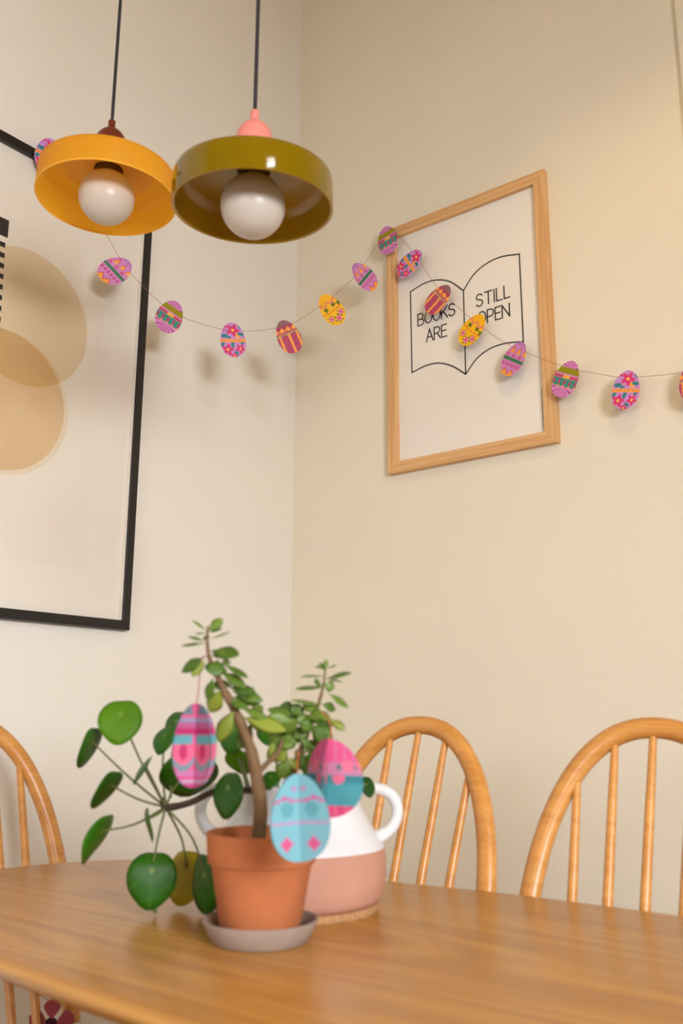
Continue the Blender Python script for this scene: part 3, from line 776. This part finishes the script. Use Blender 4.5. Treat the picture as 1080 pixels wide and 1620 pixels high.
for k, x, y, spn, yaw, lab in spec:
    if spn == 1: P = on_span(x, y); ln = line1; nrm0 = (A1-A0).cross(AZ).normalized()
    else: P = on_plane(x, y, 1, -0.042); ln = line2; nrm0 = V((0, -1, 0))
    if nrm0.dot(CAM-P) < 0: nrm0 = -nrm0
    # string tangent where the egg hangs, smoothed over a few centimetres
    i = min(range(len(ln)), key=lambda q: (ln[q]-P).length); a = ln[max(0, i-3)]; b = ln[min(len(ln)-1, i+3)]
    if k == 'B' and y == 380: tx = V((0.97, 0, 0.24))
    elif x == 77: tx = (A1-A0).normalized()+V((0, 0, -.1))
    else: tx = (b-a).normalized()
    tx = (tx-nrm0*tx.dot(nrm0)).normalized()
    if tx.dot(RT) < 0: tx = -tx
    up = tx.cross(-nrm0).normalized()
    if up.z < 0: up = -up
    rot = Matrix.Rotation(math.radians(yaw), 3, up); fx = rot @ tx; fn_ = rot @ (-nrm0)
    o = bpy.data.objects.new('paper_egg', egg_mesh[k]); COL.objects.link(o)
    o.matrix_world = frame_mw(P+nrm0*0.0015, fx, fn_, up)
    tag(o, lab, 'paper egg', 'paper eggs on the garland')

# ------------------------------------------------------------------ potted succulent
SAU = on_plane(411, 1488, 2, TZ); SAU.z = TZ
sa = tag(obj('saucer', lathe([(0, 0.0), (0.053, 0.0), (0.0555, 0.002), (0.066, 0.021), (0.0665, 0.0235), (0.0645, 0.0245), (0.0625, 0.0235), (0.054, 0.0075), (0.05, 0.006), (0, 0.006)], 64), M['saucer'], None, Matrix.Translation(SAU), smooth=True, angle=45),
         'pale grey clay saucer under the terracotta pot', 'saucer')
PZ = TZ+0.0062
POT = V((SAU.x, SAU.y, PZ))
pp = thing('potted_succulent', 'terracotta pot of bushy succulent with thick brown stem, standing on the saucer', 'plant', POT)
PH = 0.112
obj('pot', lathe([(0, 0), (0.043, 0), (0.0445, 0.002), (0.0580, 0.076), (0.0585, 0.0775), (0.0615, 0.0785), (0.0625, 0.0805), (0.0650, PH-0.002), (0.0642, PH), (0.0605, PH), (0.0590, PH-0.003), (0.0545, 0.080), (0.05, 0.06), (0, 0.06)], 72), M['terracotta'], pp, Matrix.Translation(POT), smooth=True, angle=35)
def soil_mesh(r, z, seed, n=22):
    rnd = random.Random(seed); bm = bmesh.new(); c = bm.verts.new((0, 0, z+0.004)); prev = [c]*n; 
    for k in (0.3, 0.6, 0.85, 1.0):
        ring = [bm.verts.new((r*k*math.cos(2*PI*i/n), r*k*math.sin(2*PI*i/n), z+(rnd.uniform(-.003, .004) if k < 1 else -0.002))) for i in range(n)]
        for i in range(n):
            j = (i+1) % n
            if prev[0] is c: bm.faces.new((c, ring[i], ring[j]))
            else: bm.faces.new((prev[i], ring[i], ring[j], prev[j]))
        prev = ring
    return bm
obj('soil', soil_mesh(0.0565, 0.092, 3), M['soil'], pp, Matrix.Translation(POT), smooth=True)
DP = (POT-CAM).dot(FW)+0.0                        # distance of the pot axis ahead of the lens
soil_pt = POT+V((0, 0, 0.086))
def px(x, y, dd=0.0): return at_depth(x, y, DP+dd)
st_main = [V((POT.x-0.006, POT.y-0.002, POT.z+0.085)), px(412, 1285, .0), px(408, 1245, .002), px(397, 1188, .004), px(377, 1136, .004), px(357, 1097, 0), px(343, 1068, 0), px(331, 1040, 0), px(328, 1018, 0), px(328, 1000, .0), px(329, 990, .0)]
obj('stem', tube(smooth_path(st_main, 5), [0.0082, 0.0078, 0.0070, 0.0058, 0.0048, 0.0036, 0.0028, 0.0021, 0.0016, 0.0012], 10), M['stem'], pp, smooth=True)
st_side = [px(409, 1222, .003), px(424, 1206, .004), px(440, 1190, .008), px(447, 1170, .012)]
obj('stem', tube(smooth_path(st_side, 5), [0.0034, 0.0022], 8), M['stem'], pp, smooth=True)
st_right = [V((POT.x+0.018, POT.y+0.016, POT.z+0.085)), px(446, 1262, .02), px(462, 1225, .022), px(474, 1190, .022), px(490, 1150, .02), px(504, 1112, .018), px(511, 1085, .018), px(514, 1062, .018), px(515, 1052, .018)]
obj('stem', tube(smooth_path(st_right, 5), [0.0058, 0.0052, 0.0044, 0.0034, 0.0026, 0.0020, 0.0015, 0.0012, 0.0010], 9), M['stem'], pp, smooth=True)

def leaf_mesh(kind):
    """fat obovate leaf, length 1 along +X, width 1, upper side +Z"""
    bm = bmesh.new(); K = 9; rows = []
    prof = [(0.0, .06), (.08, .12), (.22, .42), (.38, .80), (.54, .98), (.69, .90), (.83, .64), (.94, .32), (1.0, .05)]
    for x, w in prof:
        w *= 0.5*(1.0 if kind == 0 else 0.94); bend = (0.10 if kind == 0 else -0.08)*(x*x); th = 0.085*math.sqrt(max(0.02, 1-(2*x-1)**2))
        up = [bm.verts.new((x, w*s, bend+th*(1-s*s)*0.9+0.10*w*s*s)) for s in (-1, -.5, 0, .5, 1)]
        dn = [bm.verts.new((x, w*s, bend-th*(1-s*s)*0.7+0.10*w*s*s)) for s in (.5, 0, -.5)]
        rows.append(up+dn)
    for a, b in zip(rows, rows[1:]):
        for i in range(8): bm.faces.new((a[i], b[i], b[(i+1) % 8], a[(i+1) % 8]))
    bm.faces.new(rows[0]); bm.faces.new(rows[-1][::-1]); bmesh.ops.recalc_face_normals(bm, faces=bm.faces)
    me = bpy.data.meshes.new('leaf'); bm.to_mesh(me); bm.free()
    for p in me.polygons: p.use_smooth = True
    return me
jade_me = {}
for kk in (0, 1):
    for mm in ('jade', 'jade_light'):
        me = leaf_mesh(kk); me.materials.append(M[mm]); jade_me[kk, mm] = me
def add_leaf(parent, me, base, d, length, width, n, name='leaf'):
    x = d.normalized(); z = (n-x*n.dot(x)).normalized(); y = z.cross(x)
    o = bpy.data.objects.new(name, me); COL.objects.link(o)
    mw = frame_mw(base, x*length, y*width, z*min(length, width)*1.2)
    o.parent = parent; o.matrix_parent_inverse = Matrix.Identity(4)
    o.matrix_basis = parent_mw(parent).inverted() @ mw
    return o
rl = random.Random(5)
def succ(b, t, w, face=0.35, mat='jade', dd=0.0, dz=None):
    """leaf from pixel b to pixel t; w width in pixels; face: how far its upper side turns to the lens"""
    p = px(b[0], b[1], dd); dl = dz if dz is not None else rl.uniform(-.012, .008); q = px(t[0], t[1], dd+dl)
    face = min(0.95, face+0.12); d = q-p; n = AZ*(1-face)-FW*face+RT*rl.uniform(-.15, .15)
    add_leaf(pp, jade_me[rl.randint(0, 1), mat], p, d, d.length*1.1, w*DP/FPX*1.55, n)
c7 = lambda x, y: (260+x/6.75, 970+y/6.75)
c8 = lambda x, y: (320+x/3.176, 980+y/3.176)
for b, t, w, fc, mm in [((455, 190), (305, 92), 7, .2, 'jade'), ((465, 190), (612, 80), 12, .5, 'jade'), ((440, 215), (335, 225), 6, .2, 'jade'), ((470, 205), (600, 170), 8, .3, 'jade'),
    ((490, 275), (690, 215), 9, .15, 'jade'), ((430, 300), (265, 262), 8, .2, 'jade'), ((430, 320), (200, 360), 11, .2, 'jade'), ((460, 300), (440, 240), 8, .4, 'jade'),
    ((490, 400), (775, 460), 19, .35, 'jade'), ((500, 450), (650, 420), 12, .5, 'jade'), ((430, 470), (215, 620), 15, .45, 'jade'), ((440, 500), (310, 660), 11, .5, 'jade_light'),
    ((570, 500), (530, 660), 24, .95, 'jade'), ((600, 530), (480, 610), 18, .9, 'jade'), ((630, 540), (870, 690), 10, .25, 'jade'), ((600, 620), (845, 785), 13, .4, 'jade'), ((650, 480), (660, 560), 10, .5, 'jade'),
    ((680, 790), (950, 835), 17, .3, 'jade'), ((720, 900), (1010, 930), 18, .45, 'jade'), ((520, 690), (470, 905), 12, .5, 'jade'), ((620, 810), (490, 1040), 20, .75, 'jade_light'), ((690, 930), (870, 1000), 14, .4, 'jade')]:
    succ(c7(*b), c7(*t), w, fc, mm)
for b, t, w, fc, mm in [((195, 445), (315, 490), 13, .35, 'jade'), ((205, 490), (400, 555), 18, .5, 'jade_light'), ((160, 450), (85, 600), 19, .85, 'jade_light'), ((150, 360), (290, 405), 15, .5, 'jade'),
    ((215, 500), (330, 545), 15, .6, 'jade_light'), ((150, 330), (60, 330), 12, .5, 'jade'), ((180, 400), (250, 350), 12, .5, 'jade')]:
    succ(c8(*b), c8(*t), w, fc, mm)
for b, t, w, fc, mm in [((622, 245), (568, 240), 6, .2, 'jade'), ((622, 245), (672, 235), 6, .2, 'jade'), ((620, 250), (620, 205), 6, .3, 'jade'), ((620, 262), (590, 222), 5, .3, 'jade'),
    ((615, 285), (502, 285), 8, .15, 'jade'), ((615, 300), (738, 268), 11, .3, 'jade'), ((630, 300), (700, 312), 7, .2, 'jade'), ((610, 340), (478, 355), 10, .2, 'jade'), ((610, 320), (655, 345), 12, .6, 'jade'), ((600, 330), (560, 315), 10, .5, 'jade'),
    ((632, 370), (722, 440), 10, .35, 'jade'), ((600, 430), (455, 412), 9, .25, 'jade'), ((600, 425), (665, 450), 12, .45, 'jade'), ((590, 460), (510, 430), 13, .5, 'jade'),
    ((560, 470), (640, 500), 13, .5, 'jade'), ((480, 480), (340, 452), 13, .4, 'jade'), ((470, 520), (330, 500), 22, .7, 'jade'), ((470, 560), (420, 520), 22, .9, 'jade'),
    ((500, 480), (450, 440), 16, .7, 'jade'), ((520, 500), (600, 470), 15, .5, 'jade'), ((540, 530), (640, 610), 24, .9, 'jade'), ((490, 590), (565, 675), 12, .5, 'jade'),
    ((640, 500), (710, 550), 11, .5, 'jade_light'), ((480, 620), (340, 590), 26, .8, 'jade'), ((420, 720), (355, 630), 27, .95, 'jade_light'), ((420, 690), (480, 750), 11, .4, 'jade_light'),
    ((430, 700), (395, 790), 20, .8, 'jade'), ((500, 610), (600, 645), 13, .4, 'jade'), ((560, 560), (500, 520), 18, .7, 'jade'), ((500, 680), (525, 760), 16, .8, 'jade'), ((470, 540), (400, 470), 18, .6, 'jade'), ((560, 600), (620, 560), 14, .6, 'jade'), ((450, 600), (520, 560), 16, .7, 'jade')]:
    succ(c8(*b), c8(*t), w, fc, mm, dd=0.014)
for b, t, w, fc, mm in [((470, 470), (395, 440), 18, .7, 'jade'), ((520, 450), (440, 470), 18, .6, 'jade'), ((560, 450), (600, 520), 17, .7, 'jade'), ((450, 520), (380, 560), 20, .7, 'jade'), ((500, 560), (440, 600), 18, .8, 'jade'),
    ((540, 480), (480, 520), 18, .8, 'jade'), ((590, 520), (650, 520), 14, .5, 'jade'), ((470, 580), (410, 640), 18, .7, 'jade'), ((540, 620), (590, 690), 14, .5, 'jade'), ((430, 640), (370, 700), 18, .7, 'jade'), ((520, 660), (470, 700), 16, .6, 'jade_light'), ((250, 520), (190, 640), 18, .7, 'jade'), ((240, 470), (300, 440), 15, .5, 'jade')]:
    succ(c8(*b), c8(*t), w, fc, mm, dd=0.022)

# ------------------------------------------------------------------ jug on its cork mat
JC = on_plane(470, 1437, 2, TZ); JC.z = TZ
JD = V((JC.x, JC.y, 0))-V((SAU.x, SAU.y, 0)); need = 0.1865
if JD.length < need:
    d = V((-0.62, 0.785, 0)); k = 0
    while (V((JC.x, JC.y, 0))-V((SAU.x, SAU.y, 0))).length < need: JC += d*0.001
tag(obj('cork_mat', lathe([(0, 0), (0.108, 0), (0.109, 0.002), (0.109, 0.009), (0.107, 0.010), (0, 0.010)], 64), M['cork'], None, Matrix.Translation(JC), smooth=True, angle=40), 'round cork mat under the white and pink jug', 'coaster')
JB = V((JC.x, JC.y, TZ+0.0102))
jug = thing('two_handled_jug', 'squat two handled jug, white glaze above bare pink clay, behind the terracotta pot', 'jug', JB)
mj = Matrix.Translation(JB)
obj('clay_body', lathe([(0, 0), (0.106, 0), (0.111, 0.003), (0.115, 0.010), (0.1185, 0.030), (0.1188, 0.055), (0.1172, 0.0685)], 72), M['clay'], jug, mj, smooth=True, angle=50)
obj('glazed_shoulder', lathe([(0.1172, 0.0685), (0.1165, 0.071), (0.110, 0.080), (0.100, 0.095), (0.090, 0.112), (0.083, 0.128), (0.080, 0.140), (0.0815, 0.147), (0.080, 0.149), (0.077, 0.147), (0.0755, 0.140), (0.078, 0.126), (0.086, 0.108), (0.09, 0.10), (0, 0.10)], 72), M['glaze'], jug, mj, smooth=True, angle=50)
RH = V((RT.x, RT.y, 0)).normalized()
for s in (1, -1):
    h = [(0.074, 0.1405), (0.090, 0.1425), (0.110, 0.1425), (0.1275, 0.134), (0.135, 0.117), (0.132, 0.100), (0.122, 0.087), (0.108, 0.079)]
    path = smooth_path([JB+RH*(s*a)+AZ*b for a, b in h], 5)
    obj('handle', tube(path, [0.0095, 0.0085, 0.008, 0.008, 0.008, 0.008, 0.0085, 0.0095], 12), M['glaze'], jug, smooth=True, angle=60)

# ------------------------------------------------------------------ round-leaved pilea growing out of the jug
DJ = (JB-CAM).dot(FW)
pil = thing('pilea_plant', 'round leaved green plant growing out of the two handled jug and leaning left', 'plant', JB+V((0, 0, 0.10)))
obj('soil', soil_mesh(0.083, 0.1215, 9), M['soil'], pil, mj, smooth=True)
def pj(x, y, dd=0.0): return at_depth(x, y, DJ+dd)
hub = pj(262, 1277, -.02)
trunk = [JB+V((0.0, 0.0, 0.115)), pj(430, 1252, -.02), pj(392, 1250, -.035), pj(345, 1250, -.03), pj(300, 1270, -.02), hub, pj(256, 1262, -.02)]
obj('stem', tube(smooth_path(trunk, 5), [0.0045, 0.0045, 0.0042, 0.0040, 0.0044, 0.005, 0.003], 9), M['trunk'], pil, smooth=True)
rp_ = random.Random(2)
def disc_leaf(seed, cup=0.10):
    """peltate leaf of unit radius in local XY, upper face +Z, slightly pointed at +Y"""
    rnd = random.Random(seed); bm = bmesh.new(); n = 26; ph = rnd.uniform(0, 6); layers = []
    def zz(r, a): return cup*(0.25-r*r)+0.05*r*r*math.sin(2*a+ph)+0.03*r**3*math.sin(3*a+ph*2)-0.05*math.exp(-((r-0.0)/0.15)**2)
    for off in (0.0, -0.035):
        L_ = []
        c = bm.verts.new((0, -0.22, zz(0, 0)+off))
        for k in (0.18, 0.45, 0.75, 1.0):
            ring = []
            for i in range(n):
                a = 2*PI*i/n; R = 0.97+0.17*max(0, math.sin(a))**9-0.10*max(0, -math.sin(a))**14
                ring.append(bm.verts.new((k*R*math.cos(a), k*R*math.sin(a)-0.22*(1-k), zz(k, a)+(off if k < 1 else off*0.6))))
            L_.append(ring)
        layers.append((c, L_))
        for i in range(n):
            j = (i+1) % n; f = (c, L_[0][i], L_[0][j]); bm.faces.new(f if off == 0 else f[::-1])
            for a_, b_ in zip(L_, L_[1:]):
                f = (a_[i], b_[i], b_[j], a_[j]); bm.faces.new(f if off == 0 else f[::-1])
    a_, b_ = layers[0][1][-1], layers[1][1][-1]
    for i in range(n): bm.faces.new((a_[i], b_[i], b_[(i+1) % n], a_[(i+1) % n]))
    bmesh.ops.recalc_face_normals(bm, faces=bm.faces)
    me = bpy.data.meshes.new('leaf'); bm.to_mesh(me); bm.free()
    for p in me.polygons: p.use_smooth = True
    return me
pil_me = {}
for mm in ('pilea', 'pilea_light', 'pilea_yellow'):
    for sd in range(3):
        me = disc_leaf(sd+1, 0.12 if mm == 'pilea' else 0.05); me.materials.append(M[mm]); pil_me[mm, sd] = me
def pilea_leaf(cx, cy, a, b, ang, dd, mat='pilea', tilt_sign=1, root=None, rd=-.02, label=None, bend=(0, 0)):
    """ellipse on the picture (half axes a >= b, a at ang degrees above horizontal): a round leaf turned edge-on by acos(b/a)"""
    c = pj(cx, cy, dd); D = DJ+dd; R = a*D/FPX
    eye = (CAM-c).normalized(); maj = RT*math.cos(math.radians(ang))+UP*math.sin(math.radians(ang))
    maj = (maj-eye*maj.dot(eye)).normalized(); mnr = eye.cross(maj)
    k = max(0.12, min(0.985, b/a)); th = math.acos(k)
    n = eye*math.cos(th)+mnr*(math.sin(th)*tilt_sign); ydir = n.cross(maj)
    down = -UP if True else UP
    # turn the tip (+Y) as far downwards as the leaf plane allows
    y = (-AZ-n*(-AZ).dot(n)).normalized(); x = y.cross(n)
    o = bpy.data.objects.new('leaf', pil_me[mat, rp_.randint(0, 2)]); COL.objects.link(o); o.parent = pil; o.matrix_parent_inverse = Matrix.Identity(4)
    o.matrix_basis = parent_mw(pil).inverted() @ frame_mw(c, x*R*0.97, y*R*0.97, n*R)
    if label: o['label'] = label
    if root is not None:
        r0 = hub if root == 'hub' else (root if isinstance(root, Vector) else pj(root[0], root[1], rd)); e = c-y*R*0.22-n*R*0.05
        mid = (r0+e)/2+RT*(bend[0]*D/FPX)+UP*(bend[1]*D/FPX)
        obj('leaf_stalk', tube(smooth_path([r0, mid, e], 6), [0.0017, 0.0012], 6), M['stalk'], o, smooth=True)
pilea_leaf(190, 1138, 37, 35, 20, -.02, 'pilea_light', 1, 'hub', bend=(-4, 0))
pilea_leaf(144, 1181, 34, 14, 63, -.01, 'pilea', -1, 'hub', bend=(0, -4))
pilea_leaf(171, 1249, 35, 14, 50, -.03, 'pilea', -1, 'hub', bend=(0, -5))
pilea_leaf(157, 1325, 43, 14, 58, -.03, 'pilea', -1, 'hub', bend=(2, -8))
pilea_leaf(225, 1214, 27, 4, 56, -.05, 'pilea', 1, 'hub')
pilea_leaf(233, 1303, 27, 4, 100, -.05, 'pilea', 1, 'hub', bend=(4, 0))
pilea_leaf(239, 1388, 44, 42, 80, -.055, 'pilea', 1, 'hub', bend=(-2, 0))
pilea_leaf(292, 1384, 42, 32, 80, -.005, 'pilea_yellow', 1, 'hub', label='yellowing leaf low behind the others', bend=(8, 0))
pilea_leaf(322, 1394, 46, 24, 95, -.05, 'pilea', 1, 'hub', bend=(10, 6))
pilea_leaf(299, 1227, 50, 34, 8, -.02, 'pilea', -1, 'hub', bend=(-6, 0))
pilea_leaf(258, 1168, 24, 15, 60, 0, 'pilea', 1, 'hub', bend=(-4, 0))
pilea_leaf(277, 1147, 26, 17, 70, .02, 'pilea', 1, (270, 1262), bend=(-3, 0))
pilea_leaf(359, 1254, 37, 24, 80, -.09, 'pilea', 1, (345, 1250), -.03)
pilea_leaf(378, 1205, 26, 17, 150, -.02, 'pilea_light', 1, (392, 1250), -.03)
pilea_leaf(368, 1160, 29, 22, 60, -.02, 'pilea', 1, (395, 1250), -.03)
pilea_leaf(580, 1244, 17, 12, 110, .0, 'pilea', 1, (500, 1255), .0)
pilea_leaf(428, 1232, 17, 14, 20, -.03, 'pilea', 1, (420, 1254), -.02)
pilea_leaf(493, 1208, 22, 17, 60, -.03, 'pilea', 1, (460, 1254), -.01)
pilea_leaf(432, 1152, 30, 22, 20, .0, 'pilea', 1, (440, 1252), -.02)
# withered tip hanging from the low leaf to the table
tip = smooth_path([pj(239, 1424, -.055), pj(243, 1434, -.05), on_plane(246, 1443, 2, TZ+0.004)], 4)
obj('leaf_tip', tube(tip, [0.003, 0.0022], 6), M['stalk'], pil, smooth=True)

# ------------------------------------------------------------------ folded paper eggs hanging in the succulent
def folded_egg(fn, cx, cy, D, h, hw, vanes, lean, label, loop_px, mat, loop_dd=0.0):
    """vanes: directions of the glued half-leaves seen from above, degrees (0 right, 270 towards the lens); one folded card fills each gap"""
    c = at_depth(cx, cy, D)
    t = thing('folded_paper_egg', label, 'paper egg', c, group='folded paper eggs hanging in the succulent')
    up = (AZ*math.cos(lean)+RH*math.sin(lean)).normalized()
    right = (RH-up*RH.dot(up)).normalized(); away = up.cross(right)
    for k, a0 in enumerate(vanes):
        a1 = vanes[(k+1) % len(vanes)]
        if a1 <= a0: a1 += 360
        mid, half_ang = math.radians((a0+a1)/2), math.radians((a1-a0)/2)
        f = right*math.cos(mid)+away*math.sin(mid); y = -f; x = y.cross(up).normalized()
        off = 0.0007/max(0.25, math.sin(half_ang))
        obj('paper_leaf', egg_card('paper_leaf', fn, hw, h, fold=PI/2-half_ang, th=0.0005, nu=44, nv=56, rim_col=tuple(c*0.45 for c in fn(0.9, 0.6))), M['print'], t, frame_mw(c+f*off, x, y, up))
    top = c+up*(h*0.495)
    pts = [top]+[at_depth(x, y, D+loop_dd) for x, y in loop_px]
    obj('hanging_thread', tube(smooth_path(pts, 5), 0.0007, 6), mat, t, smooth=True)
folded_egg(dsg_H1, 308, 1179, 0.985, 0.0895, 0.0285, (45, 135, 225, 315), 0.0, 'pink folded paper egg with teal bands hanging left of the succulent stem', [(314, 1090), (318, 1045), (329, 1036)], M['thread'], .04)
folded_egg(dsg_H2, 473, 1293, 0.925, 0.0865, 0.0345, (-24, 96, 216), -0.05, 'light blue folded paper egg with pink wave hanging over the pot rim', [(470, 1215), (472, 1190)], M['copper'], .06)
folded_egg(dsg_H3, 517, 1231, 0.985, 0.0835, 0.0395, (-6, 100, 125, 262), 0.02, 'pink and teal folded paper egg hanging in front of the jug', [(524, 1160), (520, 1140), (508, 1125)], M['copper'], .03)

# ------------------------------------------------------------------ felt flower tied to the left chair
fl = thing('felt_flower', 'plum felt flower on a thread hanging below the table by the left chair', 'ornament')
FC = on_plane(81, 1621, 0, 0.33)
fl.location = FC
fx, fz = V((math.cos(YAW), math.sin(YAW), 0)), AZ; fy = fz.cross(fx)
for k in range(5):
    a = math.radians(90+72*k)
    bm = bmesh.new(); n = 18
    ts = [i/(n//2) for i in range(n//2+1)]; hf = lambda t: 0.0148*math.sin(PI*t**1.7)**0.75 if 0 < t < 1 else 0.0
    o_ = [(0.006+0.036*t, hf(t)) for t in ts]+[(0.006+0.036*t, -hf(t)) for t in ts[-2:0:-1]]
    A = [bm.verts.new((x*math.cos(a)-y*math.sin(a), -0.0015+0.0008*(k % 2), x*math.sin(a)+y*math.cos(a))) for x, y in o_]
    B = [bm.verts.new((v.co.x, v.co.y+0.003, v.co.z)) for v in A]
    for i in range(n): bm.faces.new((A[i], A[(i+1) % n], B[(i+1) % n], B[i]))
    bm.faces.new(A); bm.faces.new(B[::-1]); bmesh.ops.recalc_face_normals(bm, faces=bm.faces)
    obj('petal', bm, M['felt'], fl, frame_mw(FC, fx, fy, fz))
obj('flower_centre', lathe([(0, -0.004), (0.009, -0.003), (0.012, 0.0), (0.009, 0.003), (0, 0.004)], 20), M['felt_dark'], fl, frame_mw(FC, fx, fz, -fy), smooth=True)
sp_top = on_plane(50, 1566, 0, 0.30)
obj('hanging_thread', tube([FC+AZ*0.034+fx*-.002, (FC+AZ*0.034+sp_top)/2, sp_top], 0.0006, 5), M['thread'], fl)

# ------------------------------------------------------------------ ceiling spot that throws the warm light (above the frame)
cs = thing('ceiling_spotlight', 'small grey ceiling spotlight aimed at the back wall', 'lamp', (SPOT_P.x, SPOT_P.y, RZ))
dz = (SPOT_T-SPOT_P).normalized(); yy = dz.orthogonal().normalized(); xx = yy.cross(dz)
obj('spot_can', lathe([(0.045, 0.02), (0.05, 0.02), (0.05, -0.10), (0.03, -0.13), (0, -0.13), (0, -0.12), (0.027, -0.12), (0.045, -0.095), (0.045, 0.02)], 32), M['metal'], cs, frame_mw(SPOT_P, xx, yy, dz), smooth=True, angle=40)
obj('mount', tube([SPOT_P-dz*0.12, V((SPOT_P.x, SPOT_P.y, RZ-0.02)), V((SPOT_P.x, SPOT_P.y, RZ))], 0.008, 10), M['metal'], cs, smooth=True)

pg = thing('added_fill_globe', 'added white paper globe around the warm fill light behind the camera', 'lamp', (FILL_P.x, FILL_P.y, RZ))  # unseen globe and cord, added to house the warm fill light
m_, nt_, b_ = nodes_of('fill_globe_paper'); nt_.nodes.remove(b_)
tr_ = N(nt_, 'ShaderNodeBsdfTranslucent'); tr_.inputs['Color'].default_value = (0.9, 0.86, 0.78, 1); tp_ = N(nt_, 'ShaderNodeBsdfTransparent'); mx_ = N(nt_, 'ShaderNodeMixShader'); mx_.inputs[0].default_value = 0.65
nt_.links.new(tr_.outputs[0], mx_.inputs[1]); nt_.links.new(tp_.outputs[0], mx_.inputs[2]); nt_.links.new(mx_.outputs[0], nt_.nodes['Material Output'].inputs[0])
obj('fill_globe_shell', lathe([(0.05, 0.243)]+[(0.25*math.sin(PI*i/20), 0.25*math.cos(PI*i/20)) for i in range(2, 19)]+[(0.05, -0.243)], 40), m_, pg, Matrix.Translation(FILL_P), smooth=True)
obj('cord', tube([FILL_P+AZ*0.22, FILL_P+AZ*0.5, V((FILL_P.x, FILL_P.y, RZ))], 0.004, 8), M['cord'], pg)
